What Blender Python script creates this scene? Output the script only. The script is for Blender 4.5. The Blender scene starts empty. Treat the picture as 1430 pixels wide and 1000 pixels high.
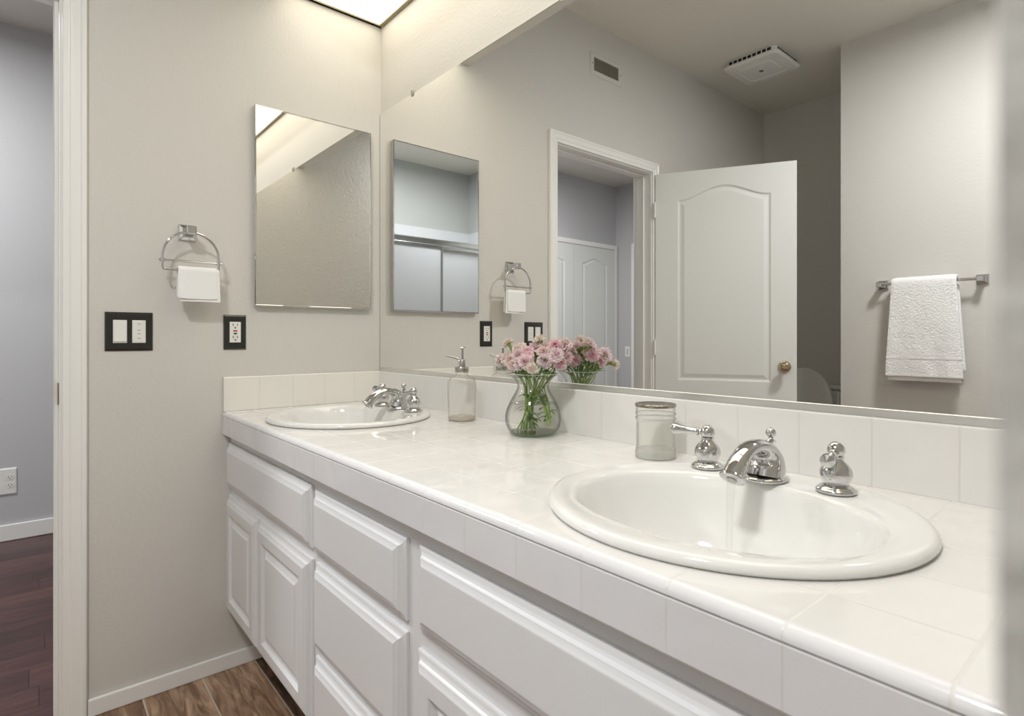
import bpy, bmesh, math, random
from mathutils import Matrix, Vector, noise
PI = math.pi
scene = bpy.context.scene
COL = scene.collection

# ------------------------------------------------------------------ camera, world, light, exposure
FPX, YAW, HOR = 790.78, 0.7053951, 472.06
CAM = Vector((2.0009, -1.0368, 1.0730))
cam_data = bpy.data.cameras.new('camera')
cam = bpy.data.objects.new('camera', cam_data)
COL.objects.link(cam)
cam_data.sensor_width = 36.0
cam_data.lens = FPX / 1430 * 36.0
cam_data.shift_y = -(500 - HOR) / 1430
cam_data.clip_start = 0.01
cam_data.dof.use_dof = True
cam_data.dof.focus_distance = 1.45
cam_data.dof.aperture_fstop = 8.0
fwd = Vector((-math.cos(YAW), math.sin(YAW), 0))
cam.location = CAM
cam.rotation_euler = fwd.to_track_quat('-Z', 'Y').to_euler()
scene.camera = cam

world = bpy.data.worlds.new('world')
scene.world = world
world.use_nodes = True
world.node_tree.nodes['Background'].inputs[0].default_value = (0.75, 0.85, 1.0, 1)
world.node_tree.nodes['Background'].inputs[1].default_value = 0.4

def area(name, loc, size, power, color, target=None, size_y=None):
    l = bpy.data.lights.new(name, 'AREA')
    l.energy = power
    l.color = color
    l.size = size
    if size_y:
        l.shape = 'RECTANGLE'
        l.size_y = size_y
    o = bpy.data.objects.new(name, l)
    COL.objects.link(o)
    o.location = loc
    d = Vector(target) - Vector(loc) if target else Vector((0, 0, -1))
    o.rotation_euler = d.to_track_quat('-Z', 'Y').to_euler()
    return o

PANEL_E = 1.6
LAMP_MAIN = area('ceiling_lamp_light', (1.74, -1.60, 2.675), 0.26, 17, (0.99, 0.987, 0.985))
FILL_SHOWER = area('shower_fill_light', (2.30, -1.05, 2.700), 0.22, 1.5, (0.86, 0.93, 1.0))  # added cool fill for the alcove, no known lamp
FILL_BED = area('bedroom_fill_light', (-1.1, -1.9, 2.675), 0.36, 27, (0.98, 0.985, 1.0))  # added fill standing in for daylight from an unseen window

vs = scene.view_settings
vs.view_transform = 'Standard'
vs.look = 'None'
vs.exposure = 0.93
vs.gamma = 1.0
vs.use_curve_mapping = False
scene.cycles.use_denoising = True
scene.cycles.max_bounces = 14
scene.cycles.diffuse_bounces = 6
scene.cycles.glossy_bounces = 8
scene.cycles.transmission_bounces = 10
scene.cycles.transparent_max_bounces = 24
scene.cycles.caustics_reflective = True
scene.cycles.caustics_refractive = False
scene.cycles.sample_clamp_indirect = 3.0

# ------------------------------------------------------------------ materials
def s2l(c):
    return tuple(((v / 12.92) if v <= 0.04045 else ((v + 0.055) / 1.055) ** 2.4) for v in c)

MATS = {}
def mat(name, rgb=(0.8, 0.8, 0.8), rough=0.5, metal=0.0, spec=0.5, bump=None, emit=None, trans=0.0, coat=0.0, ior=1.45, sheen=0.0):
    """rgb is a display (sRGB) colour; bump = (noise scale, strength, distance in m, detail)"""
    if name in MATS:
        return MATS[name]
    m = bpy.data.materials.new(name)
    m.use_nodes = True
    nt = m.node_tree
    b = nt.nodes['Principled BSDF']
    b.inputs['Base Color'].default_value = (*s2l(rgb), 1)
    b.inputs['Roughness'].default_value = rough
    b.inputs['Metallic'].default_value = metal
    b.inputs['Specular IOR Level'].default_value = spec
    b.inputs['Transmission Weight'].default_value = trans
    b.inputs['IOR'].default_value = ior
    b.inputs['Coat Weight'].default_value = coat
    b.inputs['Sheen Weight'].default_value = sheen
    if emit:
        b.inputs['Emission Color'].default_value = (*s2l(emit[0]), 1)
        b.inputs['Emission Strength'].default_value = emit[1]
    if bump:
        tc = nt.nodes.new('ShaderNodeNewGeometry')
        n = nt.nodes.new('ShaderNodeTexNoise')
        n.inputs['Scale'].default_value = bump[0]
        n.inputs['Detail'].default_value = bump[3] if len(bump) > 3 else 2
        nt.links.new(tc.outputs['Position'], n.inputs['Vector'])
        bp = nt.nodes.new('ShaderNodeBump')
        bp.inputs['Strength'].default_value = bump[1]
        bp.inputs['Distance'].default_value = bump[2]
        nt.links.new(n.outputs['Fac'], bp.inputs['Height'])
        nt.links.new(bp.outputs['Normal'], b.inputs['Normal'])
    MATS[name] = m
    return m

def math_node(nt, op, a, b=None, c=None):
    n = nt.nodes.new('ShaderNodeMath')
    n.operation = op
    for i, v in enumerate((a, b, c)):
        if v is None:
            continue
        if isinstance(v, (int, float)):
            n.inputs[i].default_value = v
        else:
            nt.links.new(v, n.inputs[i])
    return n.outputs[0]

def tile_mat(name, rgb, grout, joints, rough=0.08, half=0.0011, bump_d=0.0012):
    """glazed tile with joints; joints = list of (axis, offset, pitch)"""
    m = mat(name, rgb, rough, spec=0.55)
    nt = m.node_tree
    b = nt.nodes['Principled BSDF']
    geo = nt.nodes.new('ShaderNodeNewGeometry')
    sep = nt.nodes.new('ShaderNodeSeparateXYZ')
    nt.links.new(geo.outputs['Position'], sep.inputs[0])
    dist = None
    cells = []
    for ax, off, pitch in joints:
        t = math_node(nt, 'DIVIDE', math_node(nt, 'SUBTRACT', sep.outputs[ax], off), pitch)
        cells.append(math_node(nt, 'FLOOR', t))
        fr = math_node(nt, 'FRACT', math_node(nt, 'ADD', t, 100.5))
        d = math_node(nt, 'MULTIPLY', math_node(nt, 'ABSOLUTE', math_node(nt, 'SUBTRACT', fr, 0.5)), pitch)
        dist = d if dist is None else math_node(nt, 'MINIMUM', dist, d)
    mr = nt.nodes.new('ShaderNodeMapRange')
    mr.interpolation_type = 'SMOOTHSTEP'
    mr.inputs['From Min'].default_value = half * 0.5
    mr.inputs['From Max'].default_value = half * 1.6
    nt.links.new(dist, mr.inputs['Value'])
    mix = nt.nodes.new('ShaderNodeMix')
    mix.data_type = 'RGBA'
    mix.inputs['A'].default_value = (*s2l(grout), 1)
    mix.inputs['B'].default_value = (*s2l(rgb), 1)
    nt.links.new(mr.outputs['Result'], mix.inputs['Factor'])
    nt.links.new(mix.outputs['Result'], b.inputs['Base Color'])
    rr = math_node(nt, 'MULTIPLY_ADD', mr.outputs['Result'], rough - 0.5, 0.5)
    nt.links.new(rr, b.inputs['Roughness'])
    # glaze: gentle waviness, different from tile to tile
    cmb = nt.nodes.new('ShaderNodeCombineXYZ')
    for i, c in enumerate(cells[:2]):
        nt.links.new(math_node(nt, 'MULTIPLY', c, 7.31), cmb.inputs[i])
    add = nt.nodes.new('ShaderNodeVectorMath')
    add.operation = 'ADD'
    nt.links.new(geo.outputs['Position'], add.inputs[0])
    nt.links.new(cmb.outputs[0], add.inputs[1])
    n = nt.nodes.new('ShaderNodeTexNoise')
    n.inputs['Scale'].default_value = 11.0
    n.inputs['Detail'].default_value = 1.0
    nt.links.new(add.outputs[0], n.inputs['Vector'])
    h = math_node(nt, 'MULTIPLY_ADD', n.outputs['Fac'], 2.2, math_node(nt, 'MULTIPLY', mr.outputs['Result'], 0.20))
    bp = nt.nodes.new('ShaderNodeBump')
    bp.inputs['Strength'].default_value = 1.0
    bp.inputs['Distance'].default_value = bump_d
    nt.links.new(h, bp.inputs['Height'])
    nt.links.new(bp.outputs['Normal'], b.inputs['Normal'])
    return m

def plank_mat(name, c1, c2, c3, along, across, w, length, y0, grout=None, rough=0.4, half=0.0012, seed=0.0, jit=(0.0, 1.0)):
    """wood planks running along axis `along` (0 x, 1 y)"""
    m = mat(name, c1, rough)
    nt = m.node_tree
    b = nt.nodes['Principled BSDF']
    geo = nt.nodes.new('ShaderNodeNewGeometry')
    sep = nt.nodes.new('ShaderNodeSeparateXYZ')
    nt.links.new(geo.outputs['Position'], sep.inputs[0])
    tw = math_node(nt, 'DIVIDE', math_node(nt, 'SUBTRACT', sep.outputs[across], y0), w)
    row = math_node(nt, 'FLOOR', tw)
    wn = nt.nodes.new('ShaderNodeTexWhiteNoise')
    wn.noise_dimensions = '1D'
    nt.links.new(math_node(nt, 'ADD', row, 40.5 + seed), wn.inputs['W'])
    tl = math_node(nt, 'ADD', math_node(nt, 'DIVIDE', sep.outputs[along], length), math_node(nt, 'MULTIPLY_ADD', wn.outputs['Value'], jit[1], jit[0]))
    seg = math_node(nt, 'FLOOR', tl)
    fw = math_node(nt, 'FRACT', math_node(nt, 'ADD', tw, 100.5))
    fl = math_node(nt, 'FRACT', math_node(nt, 'ADD', tl, 100.5))
    d1 = math_node(nt, 'MULTIPLY', math_node(nt, 'ABSOLUTE', math_node(nt, 'SUBTRACT', fw, 0.5)), w)
    d2 = math_node(nt, 'MULTIPLY', math_node(nt, 'ABSOLUTE', math_node(nt, 'SUBTRACT', fl, 0.5)), length)
    d = math_node(nt, 'MINIMUM', d1, d2)
    wn2 = nt.nodes.new('ShaderNodeTexWhiteNoise')
    wn2.noise_dimensions = '2D'
    cmb = nt.nodes.new('ShaderNodeCombineXYZ')
    nt.links.new(row, cmb.inputs[0])
    nt.links.new(seg, cmb.inputs[1])
    nt.links.new(cmb.outputs[0], wn2.inputs['Vector'])
    # grain
    cm2 = nt.nodes.new('ShaderNodeCombineXYZ')
    nt.links.new(math_node(nt, 'MULTIPLY', sep.outputs[along], 3.0), cm2.inputs[0])
    nt.links.new(math_node(nt, 'MULTIPLY', sep.outputs[across], 22.0), cm2.inputs[1])
    nt.links.new(math_node(nt, 'MULTIPLY', wn2.outputs['Value'], 17.0), cm2.inputs[2])
    n = nt.nodes.new('ShaderNodeTexNoise')
    n.inputs['Scale'].default_value = 1.6
    n.inputs['Detail'].default_value = 6
    n.inputs['Roughness'].default_value = 0.62
    n.inputs['Distortion'].default_value = 1.2
    nt.links.new(cm2.outputs[0], n.inputs['Vector'])
    f = math_node(nt, 'ADD', math_node(nt, 'MULTIPLY', n.outputs['Fac'], 0.9),
                  math_node(nt, 'MULTIPLY_ADD', wn2.outputs['Value'], 0.22, -0.08))
    cr = nt.nodes.new('ShaderNodeValToRGB')
    cr.color_ramp.elements[0].position = 0.30
    cr.color_ramp.elements[0].color = (*s2l(c1), 1)
    e = cr.color_ramp.elements.new(0.5)
    e.color = (*s2l(c2), 1)
    cr.color_ramp.elements[-1].position = 0.72
    cr.color_ramp.elements[-1].color = (*s2l(c3), 1)
    nt.links.new(f, cr.inputs[0])
    mr = nt.nodes.new('ShaderNodeMapRange')
    mr.inputs['From Min'].default_value = half
    mr.inputs['From Max'].default_value = half * 1.6
    nt.links.new(d, mr.inputs['Value'])
    mix = nt.nodes.new('ShaderNodeMix')
    mix.data_type = 'RGBA'
    mix.inputs['A'].default_value = (*s2l(grout or c1), 1)
    nt.links.new(cr.outputs[0], mix.inputs['B'])
    nt.links.new(mr.outputs['Result'], mix.inputs['Factor'])
    nt.links.new(mix.outputs['Result'], b.inputs['Base Color'])
    bp = nt.nodes.new('ShaderNodeBump')
    bp.inputs['Strength'].default_value = 0.5
    bp.inputs['Distance'].default_value = 0.001
    nt.links.new(math_node(nt, 'ADD', mr.outputs['Result'], math_node(nt, 'MULTIPLY', n.outputs['Fac'], 0.4)), bp.inputs['Height'])
    nt.links.new(bp.outputs['Normal'], b.inputs['Normal'])
    return m

def thin_glass(name, tint=(0.97, 0.985, 0.98), refl=1.0, haze=0.0, rough=0.0, edge=0.62, base=0.035):
    """thin clear sheet: see-through with fresnel reflections, denser where seen edge-on"""
    m = bpy.data.materials.new(name)
    m.use_nodes = True
    nt = m.node_tree
    nt.nodes.remove(nt.nodes['Principled BSDF'])
    out = nt.nodes['Material Output']
    lw = nt.nodes.new('ShaderNodeLayerWeight')
    lw.inputs['Blend'].default_value = 0.5
    tr = nt.nodes.new('ShaderNodeBsdfTransparent')
    cr = nt.nodes.new('ShaderNodeValToRGB')
    cr.color_ramp.elements[0].color = (*s2l(tint), 1)
    cr.color_ramp.elements[0].position = 0.45
    cr.color_ramp.elements[1].color = (*s2l(tuple(v * edge for v in tint)), 1)
    nt.links.new(lw.outputs['Facing'], cr.inputs[0])
    nt.links.new(cr.outputs[0], tr.inputs['Color'])
    gl = nt.nodes.new('ShaderNodeBsdfGlossy')
    gl.inputs['Roughness'].default_value = rough
    gl.inputs['Color'].default_value = (refl, refl, refl, 1)
    lf = nt.nodes.new('ShaderNodeLayerWeight')
    lf.inputs['Blend'].default_value = 0.5
    fres = math_node(nt, 'MULTIPLY_ADD', math_node(nt, 'POWER', lf.outputs['Facing'], 5.0), 0.9, base)
    mx = nt.nodes.new('ShaderNodeMixShader')
    nt.links.new(fres, mx.inputs[0])
    nt.links.new(tr.outputs[0], mx.inputs[1])
    nt.links.new(gl.outputs[0], mx.inputs[2])
    last = mx
    if haze:
        df = nt.nodes.new('ShaderNodeBsdfPrincipled')
        df.inputs['Base Color'].default_value = (*s2l((0.9, 0.9, 0.88)), 1)
        df.inputs['Roughness'].default_value = 0.5
        m2 = nt.nodes.new('ShaderNodeMixShader')
        m2.inputs[0].default_value = haze
        nt.links.new(mx.outputs[0], m2.inputs[1])
        nt.links.new(df.outputs[0], m2.inputs[2])
        last = m2
    nt.links.new(last.outputs[0], out.inputs['Surface'])
    MATS[name] = m
    return m

WALL = mat('wall_paint_warm_grey', (0.812, 0.802, 0.780), 0.55, spec=0.35, bump=(95, 0.35, 0.0025, 3))
WALL_BED = mat('wall_paint_cool_grey', (0.745, 0.745, 0.75), 0.6, spec=0.3, bump=(70, 0.2, 0.002, 3))
CEIL = mat('ceiling_paint', (0.88, 0.865, 0.83), 0.7, spec=0.2, bump=(60, 0.25, 0.002, 3))
TRIM = mat('white_trim_paint', (0.92, 0.918, 0.905), 0.30, spec=0.45)
DOORP = mat('white_door_paint', (0.86, 0.865, 0.85), 0.35, spec=0.4)
CABP = mat('white_cabinet_paint', (0.868, 0.870, 0.878), 0.32, spec=0.45)
PORC = mat('white_porcelain', (0.89, 0.89, 0.88), 0.06, spec=0.6, coat=0.3)
CHROME = mat('polished_chrome', (0.80, 0.80, 0.80), 0.05, 1.0)
NICKEL = mat('brushed_nickel', (0.74, 0.73, 0.71), 0.22, 1.0)
BRASS = mat('antique_brass', (0.72, 0.66, 0.54), 0.12, 1.0)
MIRROR = mat('mirror_silver', (0.965, 0.965, 0.96), 0.0, 1.0)
ALU = mat('aluminium_channel', (0.88, 0.88, 0.87), 0.38, 1.0)
ALUSH = mat('shower_aluminium', (0.80, 0.82, 0.83), 0.18, 1.0)
BLACK = mat('black_enamel_plate', (0.12, 0.115, 0.10), 0.28, spec=0.6, coat=0.4)
WPLAST = mat('white_plastic', (0.90, 0.90, 0.88), 0.35)
DARK = mat('dark_slot', (0.06, 0.06, 0.06), 0.6)
RED = mat('red_button', (0.72, 0.16, 0.13), 0.4)
VENTM = mat('painted_vent_metal', (0.66, 0.645, 0.60), 0.5)
VENTD = mat('vent_shadow_interior', (0.48, 0.46, 0.40), 0.8)
TERRY = mat('white_terry_cloth', (0.94, 0.94, 0.935), 0.95, spec=0.1, bump=(130, 0.8, 0.006, 4), sheen=0.3)
COTTON = mat('white_cotton_cloth', (0.93, 0.93, 0.925), 0.95, spec=0.1, bump=(900, 0.4, 0.0008, 2), sheen=0.2)
HEM = mat('towel_hem_band', (0.90, 0.88, 0.87), 0.9, spec=0.1, bump=(1200, 0.3, 0.0005, 1))
LEAF = mat('carnation_leaf_green', (0.42, 0.53, 0.29), 0.5, spec=0.4, bump=(60, 0.2, 0.001, 2))
STEM = mat('carnation_stem_green', (0.55, 0.64, 0.38), 0.45, spec=0.4)
CALYX = mat('calyx_green', (0.55, 0.62, 0.36), 0.5)
PANELM = mat('light_panel_diffuser', (0.93, 0.90, 0.82), 0.6, emit=((1.0, 0.968, 0.895), PANEL_E))
LAMPG = mat('lamp_opal_glass', (0.95, 0.95, 0.93), 0.4, emit=((1.0, 0.96, 0.9), 3.0))
SHOWERW = mat('white_shower_surround', (0.80, 0.815, 0.83), 0.2, spec=0.5)
FROST = mat('frosted_shower_glass', (0.80, 0.825, 0.85), 0.5, trans=0.15, bump=(250, 0.5, 0.001, 2))
SOAPLIQ = mat('amber_soap_residue', (0.93, 0.88, 0.82), 0.15, trans=0.5, ior=1.36)
GLASS = thin_glass('clear_vase_glass', (0.997, 0.999, 0.996), edge=0.55)
GLASSR = mat('clear_solid_glass_edge', (0.90, 0.95, 0.92), 0.02, trans=0.8, ior=1.45)
GLASSB = thin_glass('clear_bottle_glass', (0.99, 0.99, 0.985), haze=0.05, edge=0.82)
GLASSJ = thin_glass('jar_glass', (0.988, 0.99, 0.985), haze=0.07, edge=0.75)
JARFROST = thin_glass('jar_contents', (0.995, 0.995, 0.99), haze=0.04, edge=0.98, base=0.004)
WATER = thin_glass('vase_water', (0.997, 0.999, 0.994), 0.7, edge=0.92, base=0.004)
WATER2 = thin_glass('running_water', (0.995, 0.995, 0.995), 0.9, haze=0.05, edge=0.97)
LIDM = mat('mottled_silver_lid', (0.62, 0.60, 0.54), 0.15, 1.0, bump=(90, 0.9, 0.004, 3))
COUNTER = tile_mat('white_counter_tile', (0.875, 0.870, 0.860), (0.865, 0.858, 0.845), [(0, 1.902, 0.1125), (1, -0.470, 0.1125)], rough=0.06)
APRON = tile_mat('white_edge_tile', (0.875, 0.875, 0.885), (0.855, 0.85, 0.84), [(0, 1.902, 0.1125)], rough=0.14)
SPLASH = tile_mat('white_splash_tile', (0.885, 0.88, 0.868), (0.855, 0.845, 0.82), [(0, 1.797, 0.1125)], rough=0.10)
SPLASHL = tile_mat('white_side_splash_tile', (0.905, 0.895, 0.87), (0.86, 0.84, 0.80), [(1, -0.452, 0.1125)], rough=0.12)
FLOORB = plank_mat('brown_wood_look_tile', (0.25, 0.175, 0.13), (0.50, 0.385, 0.30), (0.76, 0.64, 0.53), 0, 1, 0.157, 1.2, -0.781, jit=(0.30, 0.25),
                   grout=(0.76, 0.71, 0.65), rough=0.35, half=0.0018)
FLOORD = plank_mat('dark_red_wood_plank', (0.21, 0.13, 0.125), (0.285, 0.18, 0.17), (0.36, 0.24, 0.22), 1, 0, 0.125, 1.1, -0.03,
                   grout=(0.13, 0.08, 0.08), rough=0.32, half=0.0010, seed=3.0)

def petal_mat():
    m = mat('carnation_petal', (0.95, 0.8, 0.84), 0.7, spec=0.2)
    nt = m.node_tree
    b = nt.nodes['Principled BSDF']
    a = nt.nodes.new('ShaderNodeVertexColor')
    a.layer_name = 'petal'
    nt.links.new(a.outputs['Color'], b.inputs['Base Color'])
    out = nt.nodes['Material Output']
    tl = nt.nodes.new('ShaderNodeBsdfTranslucent')
    tl.inputs['Color'].default_value = (*s2l((1.0, 0.93, 0.95)), 1)
    mx = nt.nodes.new('ShaderNodeMixShader')
    mx.inputs[0].default_value = 0.35
    nt.links.new(b.outputs[0], mx.inputs[1])
    nt.links.new(tl.outputs[0], mx.inputs[2])
    nt.links.new(mx.outputs[0], out.inputs['Surface'])
    return m
PETAL = petal_mat()

# ------------------------------------------------------------------ mesh helpers
ORG = {}
class M:
    """collects geometry (world coordinates) and builds one mesh object from it"""
    def __init__(self):
        self.bm = bmesh.new()
        self.T = Matrix.Identity(4)
    def v(self, p):
        return self.bm.verts.new(self.T @ Vector(p))
    def face(self, vs_):
        try:
            return self.bm.faces.new(vs_)
        except ValueError:
            return None
    def box(self, x0, x1, y0, y1, z0, z1):
        c = [self.v((x, y, z)) for z in (z0, z1) for y in (y0, y1) for x in (x0, x1)]
        for f in ((0, 2, 3, 1), (4, 5, 7, 6), (0, 1, 5, 4), (2, 6, 7, 3), (0, 4, 6, 2), (1, 3, 7, 5)):
            self.face([c[i] for i in f])
        return self
    def loft(self, loops, closed=True, cap0=False, cap1=False):
        L = [[self.v(p) for p in lp] for lp in loops]
        n = len(L[0])
        for a, b in zip(L, L[1:]):
            for i in range(n if closed else n - 1):
                j = (i + 1) % n
                self.face([a[i], a[j], b[j], b[i]])
        if cap0:
            self.face(list(reversed(L[0])))
        if cap1:
            self.face(L[-1])
        return L
    def lathe(self, prof, c=(0, 0, 0), seg=32, axis=None, cap=True):
        R = Vector((0, 0, 1)).rotation_difference(Vector(axis)).to_matrix() if axis is not None else Matrix.Identity(3)
        loops = []
        for r, z in prof:
            loops.append([Vector(c) + R @ Vector((max(r, 1e-5) * math.cos(2 * PI * i / seg), max(r, 1e-5) * math.sin(2 * PI * i / seg), z)) for i in range(seg)])
        self.loft(loops, True, cap, cap)
        return self
    def tube(self, pts, rad, seg=12, cap=True, flat=1.0):
        pts = [Vector(p) for p in pts]
        if not hasattr(rad, '__len__'):
            rad = [rad] * len(pts)
        loops = []
        up = None
        for i, p in enumerate(pts):
            t = (pts[min(i + 1, len(pts) - 1)] - pts[max(i - 1, 0)])
            if t.length < 1e-9:
                t = Vector((0, 0, 1))
            t.normalize()
            if up is None:
                up = Vector((0, 0, 1)) if abs(t.z) < 0.9 else Vector((1, 0, 0))
            s = t.cross(up).normalized()
            up = s.cross(t).normalized()
            r = rad[i]
            loops.append([p + s * (r * math.cos(2 * PI * k / seg)) + up * (r * flat * math.sin(2 * PI * k / seg)) for k in range(seg)])
        self.loft(loops, True, cap, cap)
        return self
    def prism(self, poly, axis, a, b):
        """extrude a 2D polygon; axis 0: poly is (y,z); 1: (x,z); 2: (x,y)"""
        def P(q, t):
            return {0: (t, q[0], q[1]), 1: (q[0], t, q[1]), 2: (q[0], q[1], t)}[axis]
        self.loft([[P(q, a) for q in poly], [P(q, b) for q in poly]], True, True, True)
        return self
    def out(self, name, material, parent=None, smooth=False, bevel=0.0, bseg=2, angle=40, sub=0, origin=None, local=False):
        bm = self.bm
        bmesh.ops.remove_doubles(bm, verts=bm.verts, dist=1e-6)
        bmesh.ops.recalc_face_normals(bm, faces=bm.faces)
        if parent is not None:
            org = Vector((0, 0, 0)) if local else ORG[parent.name]
        elif origin is not None:
            org = Vector(origin)
        else:
            xs = [v.co for v in bm.verts]
            lo = [min(c[i] for c in xs) for i in range(3)]
            hi = [max(c[i] for c in xs) for i in range(3)]
            org = Vector(((lo[0] + hi[0]) / 2, (lo[1] + hi[1]) / 2, lo[2]))
        bmesh.ops.translate(bm, verts=bm.verts, vec=-org)
        me = bpy.data.meshes.new(name)
        bm.to_mesh(me)
        bm.free()
        me.materials.append(material)
        if smooth:
            for p in me.polygons:
                p.use_smooth = True
        o = bpy.data.objects.new(name, me)
        COL.objects.link(o)
        if parent is not None:
            o.parent = parent
            ORG[o.name] = org
        else:
            o.location = org
            ORG[o.name] = org
        if bevel:
            md = o.modifiers.new('bevel', 'BEVEL')
            md.width = bevel
            md.segments = bseg
            md.limit_method = 'ANGLE'
            md.angle_limit = math.radians(35)
            md.harden_normals = False
        if sub:
            md = o.modifiers.new('sub', 'SUBSURF')
            md.levels = sub
            md.render_levels = sub
        if smooth and angle < 180:
            try:
                me.set_sharp_from_angle(angle=math.radians(angle))
            except Exception:
                pass
        return o

def thing(name, loc, label, cat, group=None):
    o = bpy.data.objects.new(name, None)
    o.empty_display_size = 0.05
    COL.objects.link(o)
    o.location = loc
    ORG[o.name] = Vector(loc)
    tag(o, label, cat, group)
    return o
def tag(o, label, cat, group=None):
    o['label'] = label
    o['category'] = cat
    if group:
        o['group'] = group
    return o
def struct(o, label=None, cat=None):
    o['kind'] = 'structure'
    if label:
        o['label'] = label
    if cat:
        o['category'] = cat
    return o
def sbox(name, material, *b, label=None, cat=None, bevel=0.0):
    return struct(M().box(*b).out(name, material, bevel=bevel), label, cat)
def copy_tree(o, parent=None):
    c = o.copy()
    COL.objects.link(c)
    c.parent = parent
    for ch in list(o.children):
        copy_tree(ch, c)
    return c

# ------------------------------------------------------------------ room shell
CZ = 2.739
DY0, DY1, DZ = -0.969, -1.757, 2.045      # doorway in the left wall
WT = 0.115                                # its thickness
m = M()
m.box(-WT, 0, DY0 + 0.012, 0.1, 0, CZ)
m.box(-WT, 0, -3.27, DY1 - 0.012, 0, CZ)
m.box(-WT, 0, DY1 - 0.012, DY0 + 0.012, DZ + 0.012, CZ)
struct(m.out('wall_left', WALL), 'warm grey left wall with the towel ring, switches and doorway', 'wall')
sbox('wall_back', WALL, 0, 2.09, 0, 0.1, 0, CZ, label='warm grey wall behind the long vanity mirror', cat='wall')
sbox('wall_right', mat('shaded_rough_wall_end', (0.745, 0.735, 0.71), 0.8, spec=0.2, bump=(60, 0.8, 0.004, 3)), 1.9895, 2.09, -0.965, 0, 0, CZ, label='blurred grey wall end at the right edge, close to the camera', cat='wall')  # wall colour darkened here to paint in the shade on this end
sbox('wall_front', WALL, 0.761, 2.06, -3.15, -2.487, 0, CZ, label='grey wall that carries the towel bar, seen in the long mirror', cat='wall')
sbox('wall_alcove', WALL, -WT, 2.06, -3.27, -3.15, 0, CZ, label='shaded wall behind the toilet alcove', cat='wall')
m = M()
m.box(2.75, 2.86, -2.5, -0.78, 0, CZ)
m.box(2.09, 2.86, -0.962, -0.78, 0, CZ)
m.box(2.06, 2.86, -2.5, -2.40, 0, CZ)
struct(m.out('wall_shower', mat('shower_wall_dimmed', (0.70, 0.715, 0.71), 0.5, bump=(60, 0.3, 0.002, 3))), 'pale walls around the bathtub alcove', 'wall')  # darker and cooler than the room walls, standing in for dimmer light
sbox('ceiling', CEIL, -2.2, 2.86, -4.05, 1.6, CZ, CZ + 0.1, label='plain cream ceiling of the bathroom', cat='ceiling')
sbox('floor', FLOORB, -0.055, 2.86, -3.27, 0.1, -0.08, 0.0, label='brown wood-look plank tile floor of the bathroom', cat='floor')
sbox('floor_bedroom', FLOORD, -2.2, -0.055, -4.05, 1.6, -0.08, -0.001, label='dark reddish wood plank floor beyond the doorway', cat='floor')
sbox('wall_bedroom_far', WALL_BED, -2.12, -2.018, -4.05, 1.6, 0, CZ, label='cool grey bedroom wall facing the doorway', cat='wall')
sbox('wall_bedroom_side', WALL_BED, -2.018, -WT, -4.0, -3.904, 0, CZ, label='cool grey bedroom side wall beside the closet', cat='wall')
sbox('wall_bedroom_end', WALL_BED, -2.018, -WT, 1.5, 1.6, 0, CZ, label='cool grey bedroom end wall', cat='wall')
m = M()
m.box(-WT - 0.006, -WT, -3.904, DY1 - 0.02, 0, CZ)
m.box(-WT - 0.006, -WT, DY0 + 0.02, 1.5, 0, CZ)
m.box(-WT - 0.006, -WT, DY1 - 0.02, DY0 + 0.02, DZ + 0.02, CZ)
struct(m.out('wall_bedroom_near', WALL_BED), 'cool grey bedroom side of the doorway wall', 'wall')

# soffit with the luminous panel
SY, SZ = -0.434, 2.257
m = M()
m.box(0, 1.9895, SY, -0.392, SZ, CZ)
m.box(0, 1.9895, -0.392, 0, 2.33, 2.36)
m.box(0, 0.012, -0.392, 0, 2.272, 2.33)
m.box(1.9775, 1.9895, -0.392, 0, 2.272, 2.33)
struct(m.out('soffit', WALL), 'cream soffit box above the vanity that frames the light panel', 'soffit')
t = thing('ceiling_light_panel', (0.99, -0.19, 2.276), 'cream luminous ceiling panel over the vanity, cut by the top of the frame', 'light')
M().box(0.010, 1.979, -0.386, -0.008, 2.279, 2.284).out('diffuser', PANELM, t)
m = M()
TB = mat('panel_trim', (0.60, 0.565, 0.47), 0.4)
m.box(0.0005, 0.014, -0.39, -0.0005, 2.272, 2.2785)
m.box(1.975, 1.989, -0.39, -0.0005, 2.272, 2.2785)
m.box(0.014, 1.975, -0.0145, -0.0005, 2.272, 2.2785)
m.box(0.014, 1.975, -0.3915, -0.376, 2.258, 2.2785)
m.out('trim_frame', TB, t, bevel=0.001)

# door casing (mitred sweep of a moulded profile)
def casing(name, x, side, y0, y1, z1, prof, legs=True):
    """prof: list of (distance from opening, projection); side +1 projects to +x"""
    m = M()
    loops = []
    for (py, pz, sy, sz) in ((y0, 0.0, 1, 0), (y0, z1, 1, 1), (y1, z1, -1, 1), (y1, 0.0, -1, 0)):
        loops.append([(x + side * h, py + sy * d, pz + sz * d) for d, h in prof])
    m.loft(loops, True, True, True)
    return struct(m.out(name, TRIM, bevel=0.0012), None, None)
CPROF = [(0.0, 0.0), (0.0, 0.009), (0.003, 0.011), (0.016, 0.0115), (0.019, 0.014), (0.024, 0.0145), (0.040, 0.0150),
         (0.044, 0.0175), (0.051, 0.0175), (0.055, 0.014), (0.056, 0.0)]
o = casing('trim_1', 0.0003, 1, DY0, DY1, DZ, CPROF); o['label'] = 'white moulded casing around the bathroom doorway'; o['category'] = 'door casing'
o = casing('trim_2', -WT - 0.0065, -1, DY0, DY1, DZ, CPROF); o['label'] = 'white casing on the bedroom side of the doorway'; o['category'] = 'door casing'
m = M()
J = 0.006
for (a, b) in ((DY0 - J, DY0 + 0.0115), (DY1 - 0.0115, DY1 + J)):
    m.box(-WT - 0.005, -0.0005, a, b, 0, DZ + 0.0115)
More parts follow.
